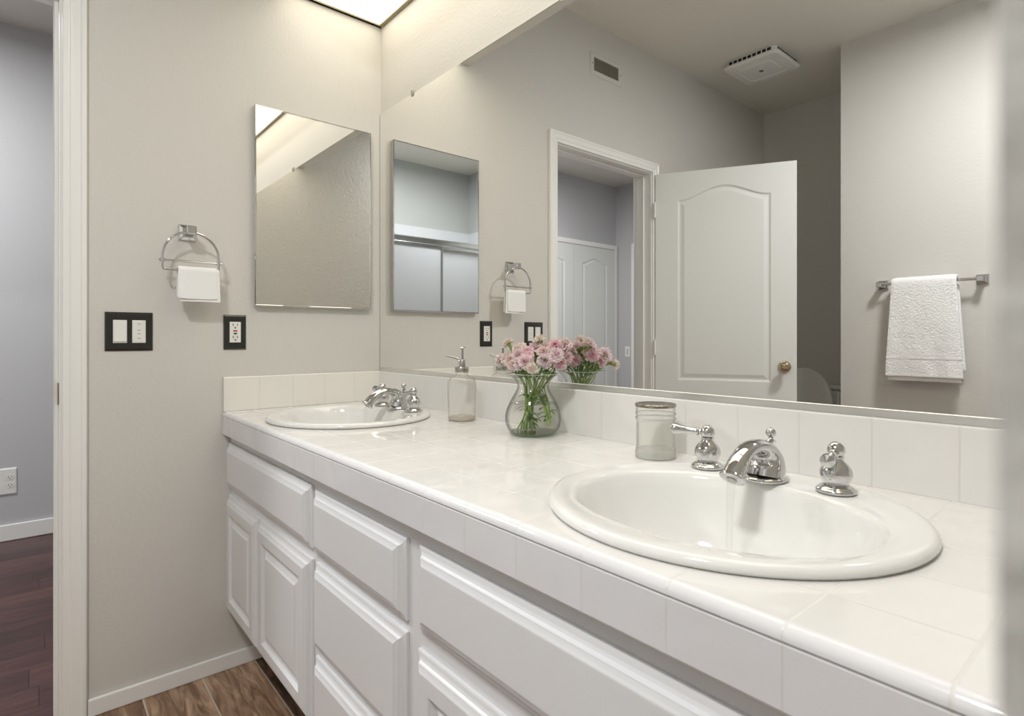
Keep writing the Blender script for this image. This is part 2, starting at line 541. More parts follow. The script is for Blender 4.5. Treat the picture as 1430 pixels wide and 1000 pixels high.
m.box(-WT - 0.005, -0.0005, DY1 + J, DY0 - J, DZ - J, DZ + 0.0115)
m.box(-0.085, -0.048, DY0 - J - 0.011, DY0 - J, 0, DZ - J)
m.box(-0.085, -0.048, DY1 + J, DY1 + J + 0.011, 0, DZ - J)
m.box(-0.085, -0.048, DY1 + J + 0.011, DY0 - J - 0.011, DZ - J - 0.011, DZ - J)
jamb = struct(m.out('trim_3', TRIM, bevel=0.001), 'white door jamb with stop strips lining the doorway', 'door jamb')
sp = M()
sp.box(-0.046, -0.010, DY0 - J - 0.0035, DY0 - J, 0.888, 0.948)
sp.out('strike_plate', BRASS, jamb, bevel=0.0006)

# baseboards
def bboard(name, pts, h, t_, label):
    m = M()
    for (x0, x1, y0, y1) in pts:
        m.box(x0, x1, y0, y1, 0, h)
    return struct(m.out(name, TRIM, bevel=0.0035, bseg=2), label, 'baseboard')
bboard('baseboard_left', [(0.0005, 0.012, DY0 + 0.0565, -0.396)], 0.050, 0.012, 'low white baseboard under the towel ring wall')
bboard('baseboard_alcove', [(0.0005, 0.012, -3.148, DY1 - 0.058), (0.012, 0.76, -3.149, -3.138), (0.749, 0.7605, -3.138, -2.49)], 0.050, 0.012, 'low white baseboard around the toilet alcove')
bboard('baseboard_front', [(0.762, 2.05, -2.4865, -2.475)], 0.050, 0.012, 'low white baseboard under the towel bar wall')
bboard('baseboard_bedroom', [(-2.0175, -2.004, -2.505, 1.49), (-2.0, -WT - 0.01, -3.9035, -3.891)], 0.085, 0.013, 'white bedroom baseboard seen through the doorway')

# ------------------------------------------------------------------ panelled doors
def arch_panel(m, u0, u1, z0, z1, rise, W, face, depth=0.006, n=14, sgn=1):
    """raised panel with an arched top sunk into a slab face. W maps (u, z, out) to world."""
    def outline(ins):
        pts = []
        a0, a1 = u0 + ins, u1 - ins
        pts.append((a0, z0 + ins))
        pts.append((a1, z0 + ins))
        for i in range(n + 1):
            k = i / n
            u = a1 + (a0 - a1) * k
            uu = (u - u0) / (u1 - u0)
            bump_ = rise * (0.5 - 0.5 * math.cos(2 * PI * min(max(uu, 0), 1))) if rise else 0
            pts.append((u, z1 - ins + bump_))
        return pts
    levels = [(-0.004, 0.0), (0.0, -depth * 0.3), (0.006, -depth), (0.014, -depth), (0.030, -depth * 0.25), (0.034, -0.0005)]
    loops = [[W(u, z, face + d) for u, z in outline(i)] for i, d in levels]
    m.loft(loops, True, False, True)
    return outline(-0.004)

def slab_with_panels(W, width, z0, z1, thick, panels):
    """door slab: local u 0..width; front face at out=+thick/2 with holes for panels, both faces"""
    m = M()
    for sgn in (1, -1):
        WW = (lambda u, z, o_, s_=sgn: W(u, z, s_ * o_))
        outs = []
        for (u0, u1, a, b, rise) in panels:
            outs.append(arch_panel(m, u0, u1, a, b, rise, WW, thick / 2))
        # fill around the panels
        bm = m.bm
        edges = []
        def ring(pts):
            vv = [bm.verts.new(WW(u, z, thick / 2)) for u, z in pts]
            for i in range(len(vv)):
                edges.append(bm.edges.new((vv[i], vv[(i + 1) % len(vv)])))
        ring([(0, z0), (width, z0), (width, z1), (0, z1)])
        for pts in outs:
            ring(pts)
        bmesh.ops.triangle_fill(bm, use_beauty=True, use_dissolve=False, edges=edges)
    c = [[W(u, z, s_ * thick / 2) for u, z in ((0, z0), (width, z0), (width, z1), (0, z1))] for s_ in (1, -1)]
    m.loft(c, True)
    return m

# bathroom door, swung open into the room
HX, HY = 0.022, -1.765
ang = Vector((0.647, -0.350, 0)).normalized()
nrm = Vector((0.350, 0.647, 0)).normalized()      # faces the mirror
def WD(u, z, o_):
    return Vector((HX, HY, 0)) + ang * u + nrm * (o_ - 0.0175) + Vector((0, 0, z))
door = slab_with_panels(WD, 0.742, 0.012, 2.030, 0.035,
                        [(0.128, 0.612, 0.835, 1.865, 0.068), (0.128, 0.612, 0.20, 0.66, 0.0)]).out('door_1', DOORP, origin=(HX, HY, 0.0))
struct(door, 'white two-panel arched door standing open, seen in the long mirror', 'door')
kp = WD(0.682, 0.918, 0.0175)
m = M()
m.lathe([(0.0, 0.0), (0.030, 0.0), (0.032, 0.003), (0.030, 0.008), (0.016, 0.012), (0.012, 0.020), (0.012, 0.030), (0.018, 0.036),
         (0.0265, 0.044), (0.0285, 0.054), (0.026, 0.064), (0.018, 0.071), (0.008, 0.0725), (0.0, 0.0725)], kp, 28, nrm)
m.out('door_knob', BRASS, door, smooth=True)
m = M()
m.lathe([(0.0, 0.0), (0.030, 0.0), (0.032, 0.003), (0.030, 0.008), (0.016, 0.012), (0.012, 0.020), (0.012, 0.030), (0.018, 0.036),
         (0.0265, 0.044), (0.0285, 0.054), (0.026, 0.064), (0.018, 0.071), (0.0, 0.0725)], WD(0.682, 0.918, -0.0175), 28, -nrm)
m.out('door_knob', BRASS, door, smooth=True)
for hz in (0.25, 1.02, 1.82):
    m = M()
    m.lathe([(0.0, -0.045), (0.006, -0.045), (0.006, 0.045), (0.0, 0.045)], (0.0235, -1.7555, hz), 12)
    m.out('hinge', TRIM, door, smooth=True)

# closet doors in the bedroom
for k, (a, b) in enumerate(((-3.843, -3.205), (-3.197, -2.560))):
    def WC(u, z, o_, a=a):
        return Vector((-2.000 + o_, a + u, z))
    d = slab_with_panels(WC, b - a, 0.02, 2.030, 0.030, [(0.135, b - a - 0.125, 0.90, 1.852, 0.055), (0.135, b - a - 0.125, 0.15, 0.78, 0.0)]).out(
        'door_%d' % (k + 2), DOORP)
    struct(d, ['white arched closet door next to the bedroom corner', 'white arched closet door farther from the bedroom corner'][k], 'closet door')
o = casing('trim_4', -2.0175, 1, -2.556, -3.847, 2.034, [(0.0, 0.0), (0.0, 0.034), (0.006, 0.036), (0.030, 0.036), (0.046, 0.034), (0.050, 0.028), (0.050, 0.0)])
o['label'] = 'white casing around the bedroom closet'; o['category'] = 'door casing'
sbox('trim_5', TRIM, -1.795, -1.745, -3.9035, -3.888, 0, 2.085, label='white door casing on the bedroom side wall', cat='door casing')
sbox('door_4', DOORP, -1.745, -0.95, -3.9035, -3.894, 0, 2.03, label='white door on the bedroom side wall', cat='door')

# ------------------------------------------------------------------ vanity countertop
ZC = 0.835
YF = -0.563
SINKS = [(0.385, -0.300), (1.587, -0.300)]
ct = thing('tiled_countertop', (0.99, -0.28, 0.762), 'long white square-tile vanity countertop with tiled backsplash', 'countertop')
m = M()
bm = m.bm
edges = []
def ringv(pts):
    vv = [bm.verts.new(p) for p in pts]
    for i in range(len(vv)):
        edges.append(bm.edges.new((vv[i], vv[(i + 1) % len(vv)])))
XR = 1.989
ringv([(0.0005, -0.551, ZC), (XR, -0.551, ZC), (XR, -0.0005, ZC), (0.0005, -0.0005, ZC)])
for (sx, sy) in SINKS:
    ringv([(sx + 0.228 * math.cos(2 * PI * i / 64), sy + 0.212 * math.sin(2 * PI * i / 64), ZC) for i in range(64)])
bmesh.ops.triangle_fill(bm, use_beauty=True, edges=edges)
r = bmesh.ops.extrude_face_region(bm, geom=list(bm.faces))
bmesh.ops.translate(bm, verts=[g for g in r['geom'] if isinstance(g, bmesh.types.BMVert)], vec=(0, 0, -0.018))
m.out('tile_top', COUNTER, ct)
# bullnose edge
m = M()
pr_ = [(-0.551, ZC)]
for i in range(1, 9):
    a = PI / 2 * i / 8
    pr_.append((-0.551 - 0.0125 * math.sin(a), ZC - 0.0125 + 0.0125 * math.cos(a)))
pr_ += [(-0.5625, 0.8215), (-0.551, 0.8215)]
m.prism(pr_, 0, 0.0005, XR)
m.out('bullnose_edge', APRON, ct, smooth=True, angle=50)
m = M()
m.prism([(-0.551, 0.8205), (-0.5615, 0.8205), (-0.5625, 0.8185), (-0.5625, 0.764), (-0.5615, 0.762), (-0.545, 0.762), (-0.545, 0.8205)], 0, 0.0005, XR)
m.out('edge_tile_band', APRON, ct)
m = M()
m.prism([(-0.0008, 0.8352), (-0.0115, 0.8352), (-0.0115, 0.943), (-0.0105, 0.9458), (-0.008, 0.9465), (-0.0008, 0.9465)], 0, 0.0105, XR)
m.out('backsplash', SPLASH, ct)
m = M()
m.prism([(0.0008, 0.8352), (0.0105, 0.8352), (0.0105, 0.943), (0.0095, 0.9458), (0.007, 0.9465), (0.0008, 0.9465)], 1, -0.561, -0.0008)
m.out('side_splash', SPLASHL, ct, bevel=0.0015)

# ------------------------------------------------------------------ sinks
def sell(cx, cy, a, b, z, n=2.0, N=112, back=None):
    out = []
    for i in range(N):
        t_ = 2 * PI * i / N
        c, s = math.cos(t_), math.sin(t_)
        bb = b
        x = cx + a * math.copysign(abs(c) ** (2 / n), c)
        y = cy + bb * math.copysign(abs(s) ** (2 / n), s)
        out.append((x, y, z))
    return out
def basin(xc, yc, label):
    t = thing('sink_basin', (xc, yc, ZC), label, 'sink')
    by = yc - 0.022
    L = []
    L.append(sell(xc, yc, 0.2400, 0.2290, ZC + 0.0006))
    L.append(sell(xc, yc, 0.2445, 0.2335, ZC + 0.0015))
    L.append(sell(xc, yc, 0.2470, 0.2360, ZC + 0.0050))
    L.append(sell(xc, yc, 0.2462, 0.2352, ZC + 0.0090))
    L.append(sell(xc, yc, 0.2425, 0.2318, ZC + 0.0128))
    L.append(sell(xc, yc, 0.2370, 0.2260, ZC + 0.0142))
    L.append(sell(xc, yc, 0.2300, 0.2140, ZC + 0.0136))
    # deck blends to the bowl opening
    def mixl(f, a, b, z, n):
        A = sell(xc, yc, 0.2300, 0.2140, 0)
        B = sell(xc, by, a, b, 0, n)
        return [(p[0] * (1 - f) + q_[0] * f, p[1] * (1 - f) + q_[1] * f, z) for p, q_ in zip(A, B)]
    L.append(mixl(0.5, 0.207, 0.165, ZC + 0.0125, 2.15))
    L.append(sell(xc, by, 0.2075, 0.1655, ZC + 0.0115, 2.15))
    L.append(sell(xc, by, 0.2030, 0.1610, ZC + 0.0085, 2.15))
    L.append(sell(xc, by, 0.1990, 0.1570, ZC + 0.0020, 2.15))
    for f, z in ((0.975, -0.012), (0.945, -0.030), (0.895, -0.055), (0.82, -0.083), (0.71, -0.107), (0.56, -0.123), (0.38, -0.132), (0.20, -0.137), (0.11, -0.139)):
        L.append(sell(xc, by, 0.199 * f, 0.157 * f, ZC + z, 2.1))
    m = M()
    m.loft(L, True, False, False)
    m.out('bowl', PORC, t, smooth=True, angle=180)
    m = M()
    m.lathe([(0.0, -0.137), (0.012, -0.137), (0.013, -0.134), (0.019, -0.1335), (0.0225, -0.135), (0.0225, -0.139), (0.0, -0.140)], (xc, by, ZC), 28)
    m.out('drain', CHROME, t, smooth=True)
    m = M()
    m.lathe([(0.0, 0.0), (0.0075, 0.0), (0.0085, 0.001), (0.0085, 0.0025), (0.006, 0.003), (0.0, 0.001)], (xc, by - 0.149, ZC - 0.022), 20, (0, 1, 0.25))
    m.out('overflow_ring', CHROME, t, smooth=True)
    return t
basin(SINKS[0][0], SINKS[0][1], 'white oval drop-in sink at the far end, by the left wall')
basin(SINKS[1][0], SINKS[1][1], 'white oval drop-in sink in the foreground, beside the glass jar')

# ------------------------------------------------------------------ faucets: spout and two lever handles share one deck set
ZR = ZC + 0.0138
def spout(x, y, label):
    t = thing('sink_faucet', (x, y, ZR), label, 'faucet')
    m = M()
    m.lathe([(0.0, 0.0), (0.0325, 0.0), (0.0335, 0.002), (0.032, 0.0045), (0.0295, 0.006), (0.0, 0.006)], (0, 0, 0), 36)
    for v_ in m.bm.verts:
        v_.co = Vector((v_.co.x * 0.98 + x, v_.co.y * 1.1 + y, v_.co.z + ZR))
    m.out('base_flange', CHROME, t, smooth=True)
    pts = [(0.000, 0.004), (0.003, 0.018), (0.003, 0.031), (-0.004, 0.0440), (-0.018, 0.0530), (-0.038, 0.0563), (-0.058, 0.0540), (-0.076, 0.0455),
           (-0.0925, 0.0330), (-0.1035, 0.0190)]
    lat = [0.0290, 0.0285, 0.0265, 0.0228, 0.0190, 0.0160, 0.0148, 0.0146, 0.0150, 0.0160]
    ver = [0.0290, 0.0268, 0.0222, 0.0160, 0.0120, 0.0104, 0.0106, 0.0122, 0.0142, 0.0158]
    # refine the centre line
    P = [Vector((x, y + a, ZR + b)) for a, b in pts]
    fine, fl, fv = [], [], []
    for i in range(len(P) - 1):
        p0, p1, p2, p3 = P[max(i - 1, 0)], P[i], P[i + 1], P[min(i + 2, len(P) - 1)]
        for k in range(4):
            s = k / 4
            fine.append(0.5 * ((2 * p1) + (p2 - p0) * s + (2 * p0 - 5 * p1 + 4 * p2 - p3) * s * s + (3 * p1 - p0 - 3 * p2 + p3) * s ** 3))
            fl.append(lat[i] * (1 - s) + lat[i + 1] * s)
            fv.append(ver[i] * (1 - s) + ver[i + 1] * s)
    fine.append(P[-1]); fl.append(lat[-1]); fv.append(ver[-1])
    loops = []
    for i, p in enumerate(fine):
        tg = (fine[min(i + 1, len(fine) - 1)] - fine[max(i - 1, 0)]).normalized()
        nn = Vector((1, 0, 0)).cross(tg).normalized()
        loops.append([p + Vector((1, 0, 0)) * (fl[i] * math.cos(2 * PI * k / 36)) + nn * (fv[i] * math.sin(2 * PI * k / 36)) for k in range(36)])
    m = M()
    m.loft(loops, True, True, True)
    sp_ = m.out('spout', CHROME, t, smooth=True, angle=60)
    d = (P[-1] - P[-2]).normalized()
    m = M()
    m.lathe([(0.010, -0.002), (0.0168, -0.002), (0.0190, 0.001), (0.0186, 0.0035), (0.0160, 0.0045), (0.0, 0.0045)], P[-1], 32, d)
    m.out('outlet_lip', CHROME, sp_, smooth=True)
    m = M()
    m.lathe([(0.0, 0.0), (0.0080, 0.0), (0.0080, 0.003), (0.0, 0.003)], P[-1] + d * 0.003, 20, d)
    m.out('aerator', NICKEL, sp_, smooth=True)
    m = M()
    m.lathe([(0.0, 0.0), (0.0088, 0.0), (0.0105, 0.004), (0.0095, 0.010), (0.0055, 0.014), (0.0035, 0.018), (0.0035, 0.022), (0.0075, 0.0245), (0.0085, 0.0265),
             (0.0045, 0.029), (0.0035, 0.031), (0.0060, 0.0335), (0.0082, 0.038), (0.0080, 0.042), (0.0060, 0.0455), (0.0028, 0.0472), (0.0, 0.0478)],
            (x - 0.003, y + 0.024, ZR + 0.031), 24)
    m.out('lift_knob', CHROME, t, smooth=True)
    return t
def lever_handle(x, y, direction, length, label):
    t = thing('faucet_handle', (x, y, ZR), label, 'faucet handle')
    m = M()
    m.lathe([(0.0, 0.0), (0.0260, 0.0), (0.0272, 0.0015), (0.0272, 0.0035), (0.0260, 0.0050), (0.0240, 0.0058), (0.0232, 0.0072), (0.0205, 0.0090), (0.0180, 0.0102), (0.0, 0.0102)], (x, y, ZR), 36)
    m.out('base_flange', CHROME, t, smooth=True)
    m = M()
    m.lathe([(0.0165, 0.009), (0.0172, 0.013), (0.0195, 0.0175), (0.0215, 0.0230), (0.0218, 0.0285), (0.0200, 0.0345), (0.0160, 0.0400), (0.0118, 0.0440),
             (0.0095, 0.0470), (0.0092, 0.0490), (0.0110, 0.0500), (0.0112, 0.0515), (0.0, 0.0518)], (x, y, ZR), 36)
    m.out('body', CHROME, t, smooth=True)
    m = M()
    m.lathe([(0.0075, 0.0510), (0.0102, 0.0540), (0.0120, 0.0585), (0.0120, 0.0630), (0.0100, 0.0675), (0.0078, 0.0695), (0.0070, 0.0705), (0.0050, 0.0722), (0.0, 0.0728)], (x, y, ZR), 32)
    m.out('ball_cap', CHROME, t, smooth=True)
    d = Vector(direction).normalized()
    m = M()
    k = length / 0.066
    m.lathe([(0.0050, 0.008), (0.0050, 0.0135), (0.0070, 0.0150), (0.0072, 0.0170), (0.0058, 0.0185), (0.0060, 0.026 * k), (0.0064, 0.038 * k), (0.0072, 0.049 * k),
             (0.0094, 0.058 * k), (0.0102, 0.062 * k), (0.0094, 0.0655 * k), (0.0050, 0.0675 * k), (0.0030, 0.0685 * k), (0.0032, 0.0700 * k), (0.0, 0.0715 * k)],
            (x, y, ZR + 0.060), 24, d)
    m.out('lever', CHROME, t, smooth=True)
    return t
FR = (1.576, -0.144)
spout(FR[0], FR[1], 'polished chrome arched spout of the foreground sink')
lever_handle(1.472, -0.140, (-0.93, -0.36, 0.05), 0.060, 'chrome lever handle of the foreground sink, nearer the glass jar')
lever_handle(1.678, -0.140, (0.16, -0.97, -0.10), 0.060, 'chrome lever handle right of the foreground spout, lever pointing at the viewer')
FL = (0.383, -0.140)
spout(FL[0], FL[1], 'polished chrome arched spout of the far sink by the left wall')
lever_handle(0.281, -0.140, (0.62, -0.78, 0.0), 0.060, 'chrome lever handle of the far sink, half hidden behind its spout')
lever_handle(0.481, -0.140, (0.35, -0.93, -0.08), 0.060, 'chrome lever handle of the far sink, nearer the soap dispenser')

# running water
for (fx, fy), lab in ((FR, 'thin clear stream of water from the foreground spout'), (FL, 'thin clear stream of water from the far spout by the left wall')):
    m = M()
    x0, y0, z0 = fx, fy - 0.1075, ZR + 0.0130
    pts, rr = [], []
    for i in range(15):
        k = i / 14
        z = z0 - k * (z0 - (ZC - 0.118))
        pts.append((x0, y0 - 0.008 * math.sqrt(k), z))
        rr.append(0.0062 * (1 - 0.45 * k ** 0.5) * (1 + 0.05 * math.sin(14 * k)))
    m.tube(pts, rr, 16)
    tag(m.out('water_stream', WATER2, smooth=True), lab, 'water')

# ------------------------------------------------------------------ vanity cabinet
vc = thing('vanity_cabinet', (0.99, -0.3, 0.0), 'long white vanity cabinet with raised drawer fronts and panelled doors', 'cabinet')
m = M()
m.box(0.001, XR, -0.538, -0.520, 0.187, 0.761)
m.box(0.001, XR, -0.520, -0.012, 0.187, 0.203)
m.box(0.001, XR, -0.395, -0.380, 0.0005, 0.187)
m.box(0.7175, 0.7325, -0.520, -0.012, 0.203, 0.69)
m.box(1.155, 1.170, -0.520, -0.012, 0.203, 0.69)
m.out('case', CABP, vc, bevel=0.001)
def front(name, x0, x1, z0, z1, panel=False):
    m = M()
    def R_(i, y):
        return [(x0 + i, y, z0 + i), (x1 - i, y, z0 + i), (x1 - i, y, z1 - i), (x0 + i, y, z1 - i)]
    L = [R_(0, -0.5385), R_(0, -0.5440), R_(0.002, -0.5450), R_(0.008, -0.5462), R_(0.012, -0.5480), R_(0.0145, -0.5510), R_(0.0150, -0.5530), R_(0.0165, -0.5533),
         R_(0.0210, -0.5552), R_(0.0245, -0.5572), R_(0.0265, -0.5575)]
    if panel:
        L += [R_(0.052, -0.5575), R_(0.0535, -0.5545), R_(0.057, -0.5500), R_(0.062, -0.5485), R_(0.066, -0.5485), R_(0.080, -0.5535), R_(0.084, -0.5560), R_(0.086, -0.5562)]
    m.loft(L, True, True, True)
    return m.out(name, CABP, vc)
front('false_drawer_front', 0.004, 0.713, 0.590, 0.7345)
front('cabinet_door', 0.004, 0.3255, 0.1875, 0.565, True)
front('cabinet_door', 0.3305, 0.7155, 0.1875, 0.565, True)
front('drawer', 0.734, 1.143, 0.587, 0.7285)
front('drawer', 0.738, 1.143, 0.3745, 0.567)
front('drawer', 0.738, 1.143, 0.190, 0.3545)
front('false_drawer_front', 1.186, 1.945, 0.590, 0.7295)
front('cabinet_door', 1.181, 1.561, 0.1875, 0.556, True)
front('cabinet_door', 1.566, 1.945, 0.1875, 0.556, True)

# ------------------------------------------------------------------ long mirror
MT = 1.9369
t = thing('wall_mirror', (0.99, -0.004, 0.947), 'long frameless vanity mirror running from the left corner above the backsplash', 'mirror')
M().box(0.003, 1.988, -0.006, -0.0008, 0.9485, MT).out('mirror_glass', MIRROR, t)
m = M()
m.prism([(-0.0005, 0.9470), (-0.0088, 0.9470), (-0.0088, 0.9598), (-0.0078, 0.9606), (-0.0066, 0.9606), (-0.0066, 0.9480), (-0.0005, 0.9480)], 0, 0.0115, 1.988)
m.out('bottom_channel', ALU, t)
CLIP = mat('clear_plastic_clip', (0.86, 0.87, 0.80), 0.15, trans=0.5)
for cx_ in (0.247, 0.99, 1.73):
    m = M()
    m.box(cx_ - 0.007, cx_ + 0.007, -0.0095, -0.0005, MT + 0.0005, MT + 0.012)
    m.box(cx_ - 0.007, cx_ + 0.007, -0.0095, -0.0066, MT - 0.008, MT + 0.0005)
    c = m.out('mirror_clip', CLIP, t, bevel=0.0015)
# dark caulk line at the mirror's left edge
EDGE = mat('mirror_edge_dark', (0.45, 0.43, 0.38), 0.5)
M().box(0.0004, 0.0028, -0.0055, -0.0008, 0.9485, MT).out('edge_strip', EDGE, t)

# ------------------------------------------------------------------ medicine cabinet on the left wall
t = thing('medicine_cabinet', (0.0, -0.261, 1.18), 'mirrored medicine cabinet with thin chrome frame on the left wall', 'medicine cabinet')
y0, y1, z0, z1, xf = -0.470, -0.053, 1.180, 1.848, 0.0246
M().box(0.0005, 0.0176, y0 + 0.001, y1 - 0.001, z0 + 0.001, z1 - 0.001).out('cabinet_body', mat('cabinet_side', (0.80, 0.79, 0.76), 0.35), t)
def frame_rings(x_in, w):
    def R_(i, x):
        return [(x, y0 + i, z0 + i), (x, y1 - i, z0 + i), (x, y1 - i, z1 - i), (x, y0 + i, z1 - i)]
    return [R_(0, 0.0178), R_(0, xf - 0.0015), R_(0.0015, xf), R_(w - 0.0015, xf), R_(w, x_in), R_(w, x_in - 0.002), R_(w * 0.5, 0.0178)]
m = M()
m.loft(frame_rings(0.0232, 0.0045), True)
m.out('frame', CHROME, t)
M().box(0.0180, 0.0228, y0 + 0.0040, y1 - 0.0040, z0 + 0.0040, z1 - 0.0040).out('mirror_door', MIRROR, t)

# ------------------------------------------------------------------ towel ring with its washcloth
t = thing('towel_ring', (0.0, -0.663, 1.40), 'chrome arched towel ring on the left wall above the switches', 'towel ring')
m = M()
def sq(x, s, cy=-0.663, cz=1.400):
    return [(x, cy - s, cz - s), (x, cy + s, cz - s), (x, cy + s, cz + s), (x, cy - s, cz + s)]
m.loft([sq(0.0005, 0.0245), sq(0.004, 0.0245), sq(0.007, 0.0225), sq(0.012, 0.0140), sq(0.020, 0.0115), sq(0.050, 0.0115), sq(0.054, 0.0135), sq(0.066, 0.0135), sq(0.069, 0.0115)], True, True, True)
m.out('wall_post', CHROME, t, bevel=0.0012)
RX = 0.060
pts = []
for i in range(33):
    a = PI * i / 32
    pts.append((RX, -0.663 - 0.0755 * math.cos(a) * 1.0, 1.318 + 0.076 * math.sin(a)))
pts = [(RX, -0.663 - 0.0755, 1.305)] + pts + [(RX, -0.663 + 0.0755, 1.305)]
M().tube(pts, 0.0036, 12).out('arch', CHROME, t, smooth=True)
m = M()
m.tube([(RX, -0.748, 1.3045), (RX, -0.578, 1.3045)], 0.0033, 12)
for yy in (-0.7385, -0.5875):
    m.lathe([(0.0, -0.007), (0.0058, -0.006), (0.0058, 0.006), (0.0, 0.007)], (RX, yy, 1.3045), 14)
m.out('cross_bar', CHROME, t, smooth=True)
m = M()
m.tube([(RX, -0.7385, 1.302), (RX, -0.7385, 1.284), (RX, -0.7355, 1.279), (RX, -0.729, 1.2775), (RX, -0.597, 1.2775), (RX, -0.5905, 1.279), (RX, -0.5875, 1.284), (RX, -0.5875, 1.302)], 0.0032, 12)
m.out('lower_bar', CHROME, t, smooth=True)

def draped(name, axis, a0, a1, c, z, rb, front_len, back_len, thick, material, flare=0.0, wob=0.003, na=26, amp=0.0012, seed=1, top_in=0.0, parent=None, fnorm=1, scallop=0.0, T=None):
    """folded cloth over a round bar. axis 0: bar along x (front faces +y*fnorm); axis 1: bar along y (front faces +x)"""
    path = []
    nf = 22
    r_ = rb + thick / 2
    for i in range(nf):
        path.append((r_, -front_len + (front_len) * i / nf, 'f', 1 - i / nf))
    for i in range(9):
        a = PI * i / 8
        path.append((r_ * math.cos(a), r_ * math.sin(a), 't', 0))
    for i in range(1, nf + 1):
        path.append((-r_, -back_len * i / nf, 'b', i / nf))
    m = M()
    outer, inner = [], []
    n = len(path)
    for j in range(na + 1):
        s = j / na
        co, ci = [], []
        for i, (o_, z_, tg, dn) in enumerate(path):
            p0 = path[max(i - 1, 0)]; p1 = path[min(i + 1, n - 1)]
            tx, tz = p1[0] - p0[0], p1[1] - p0[1]
            l = math.hypot(tx, tz) or 1
            nx, nz = tz / l, -tx / l
            w0 = a0 + top_in * (1 - dn) - flare * dn
            w1 = a1 - top_in * (1 - dn) + flare * dn
            w = w0 + (w1 - w0) * s
            wv = noise.noise(Vector((w * 14 + seed, z_ * 5, seed * 3.1))) * wob * dn * 2
            e = min(s, 1 - s)
            tk = thick * (0.55 + 0.45 * min(1, (e / 0.05)) ** 0.5)
            zz = z_
            if dn > 0.9 and tg == 'f':
                zz += scallop * (abs(s - 0.5) * 2) ** 6
            fine = noise.noise(Vector((w * 90, z_ * 90, seed))) * amp
            co.append((w, o_ + nx * (tk / 2) + wv + nx * fine, zz + nz * tk / 2 + nz * fine))
            ci.append((w, o_ - nx * (tk / 2) + wv, zz - nz * tk / 2))
        outer.append(co); inner.append(ci)
    def W(p):
        w, o_, z_ = p
        return (w, c + fnorm * o_, z + z_) if axis == 0 else (c + o_, w, z + z_)
    loops = [[W(p) for p in a] + [W(p) for p in reversed(b)] for a, b in zip(outer, inner)]
    m.loft(loops, True, True, True)
    return m
wc = thing('washcloth', (RX, -0.640, 1.18), 'small folded white washcloth hanging on the towel ring', 'washcloth')
m = draped('cloth', 1, -0.690, -0.588, RX, 1.2775, 0.0042, 0.094, 0.088, 0.0042, COTTON, flare=0.004, wob=0.002, seed=4, amp=0.0004)
m.out('outer_fold', COTTON, wc, smooth=True, angle=70)
m = draped('cloth', 1, -0.700, -0.595, RX, 1.2775, 0.0088, 0.086, 0.080, 0.0035, COTTON, flare=0.001, wob=0.002, seed=9, amp=0.0003, scallop=0.004)
# the second, slightly offset layer lies outside the first
m.out('top_fold', COTTON, wc, smooth=True, angle=70)

# ------------------------------------------------------------------ switch plate and outlets
def plate(name, x, ya, yb, za, zb, material, label, cat, dirx=1):
    t = thing(name, (x, (ya + yb) / 2, (za + zb) / 2), label, cat)
    def R_(i, h):
        return [(x + dirx * h, ya + i, za + i), (x + dirx * h, yb - i, za + i), (x + dirx * h, yb - i, zb - i), (x + dirx * h, ya + i, zb - i)]
    m = M()
    m.loft([R_(0, 0.0005), R_(0, 0.0028), R_(0.0045, 0.0058), R_(0.006, 0.0062)], True, True, True)
    m.out('wall_plate', material, t)
    return t
PZ0, PZ1 = 1.0355, 1.1485
t = plate('light_switch', 0.0, -0.873, -0.7553, PZ0, PZ1, BLACK, 'black double plate with two white rocker switches, beside the doorway', 'light switch')
pc = (PZ0 + PZ1) / 2
for k, yc in enumerate((-0.8370, -0.7905)):
    m = M()
    m.box(0.0055, 0.0078, yc - 0.0168, yc + 0.0168, pc - 0.0335, pc + 0.0335)
    fr_ = m.out('rocker_frame', WPLAST, t, bevel=0.0006)
    m = M()
    if k == 0:
        m.prism([(0.0070, pc - 0.031), (0.0112, pc - 0.029), (0.0088, pc), (0.0082, pc + 0.031), (0.0070, pc + 0.031)], 1, yc - 0.0145, yc + 0.0145)
        m.out('rocker', WPLAST, t, bevel=0.0006)
    else:
        m.box(0.0070, 0.0092, yc - 0.0145, yc + 0.0145, pc - 0.031, pc + 0.031)
        tf = m.out('timer_face', WPLAST, t, bevel=0.0006)
        m = M()
        G = mat('grey_marks', (0.62, 0.63, 0.60), 0.5)
        for zz in (0.022, 0.004, -0.006, -0.020):
            m.box(0.0091, 0.0096, yc - 0.004, yc + 0.004, pc + zz - 0.0012, pc + zz + 0.0012)
        m.out('timer_marks', G, tf)
def slots(t, x, yc, zc, dirx=1, s=1.0):
    m = M()
    a, b = sorted((x, x + dirx * 0.0006))
    m.box(a, b, yc - 0.0075 * s, yc - 0.0055 * s, zc - 0.004 * s, zc + 0.004 * s)
    m.box(a, b, yc + 0.0055 * s, yc + 0.0075 * s, zc - 0.0035 * s, zc + 0.0035 * s)
    m.lathe([(0, 0), (0.0024 * s, 0), (0.0024 * s, 0.0006), (0, 0.0006)], (x, yc, zc - 0.0095 * s), 12, (dirx, 0, 0))
    return m.out('slots', DARK, t)
t = plate('wall_outlet', 0.0, -0.5599, -0.4920, PZ0, PZ1, BLACK, 'black plate with a white outlet and red reset button, beside the mirror cabinet', 'outlet')
yc = -0.526
m = M()
m.box(0.0055, 0.0085, yc - 0.0168, yc + 0.0168, pc - 0.0335, pc + 0.0335)
rcp = m.out('receptacle', WPLAST, t, bevel=0.0008)
slots(rcp, 0.0085, yc, pc + 0.024)
slots(rcp, 0.0085, yc, pc - 0.016)
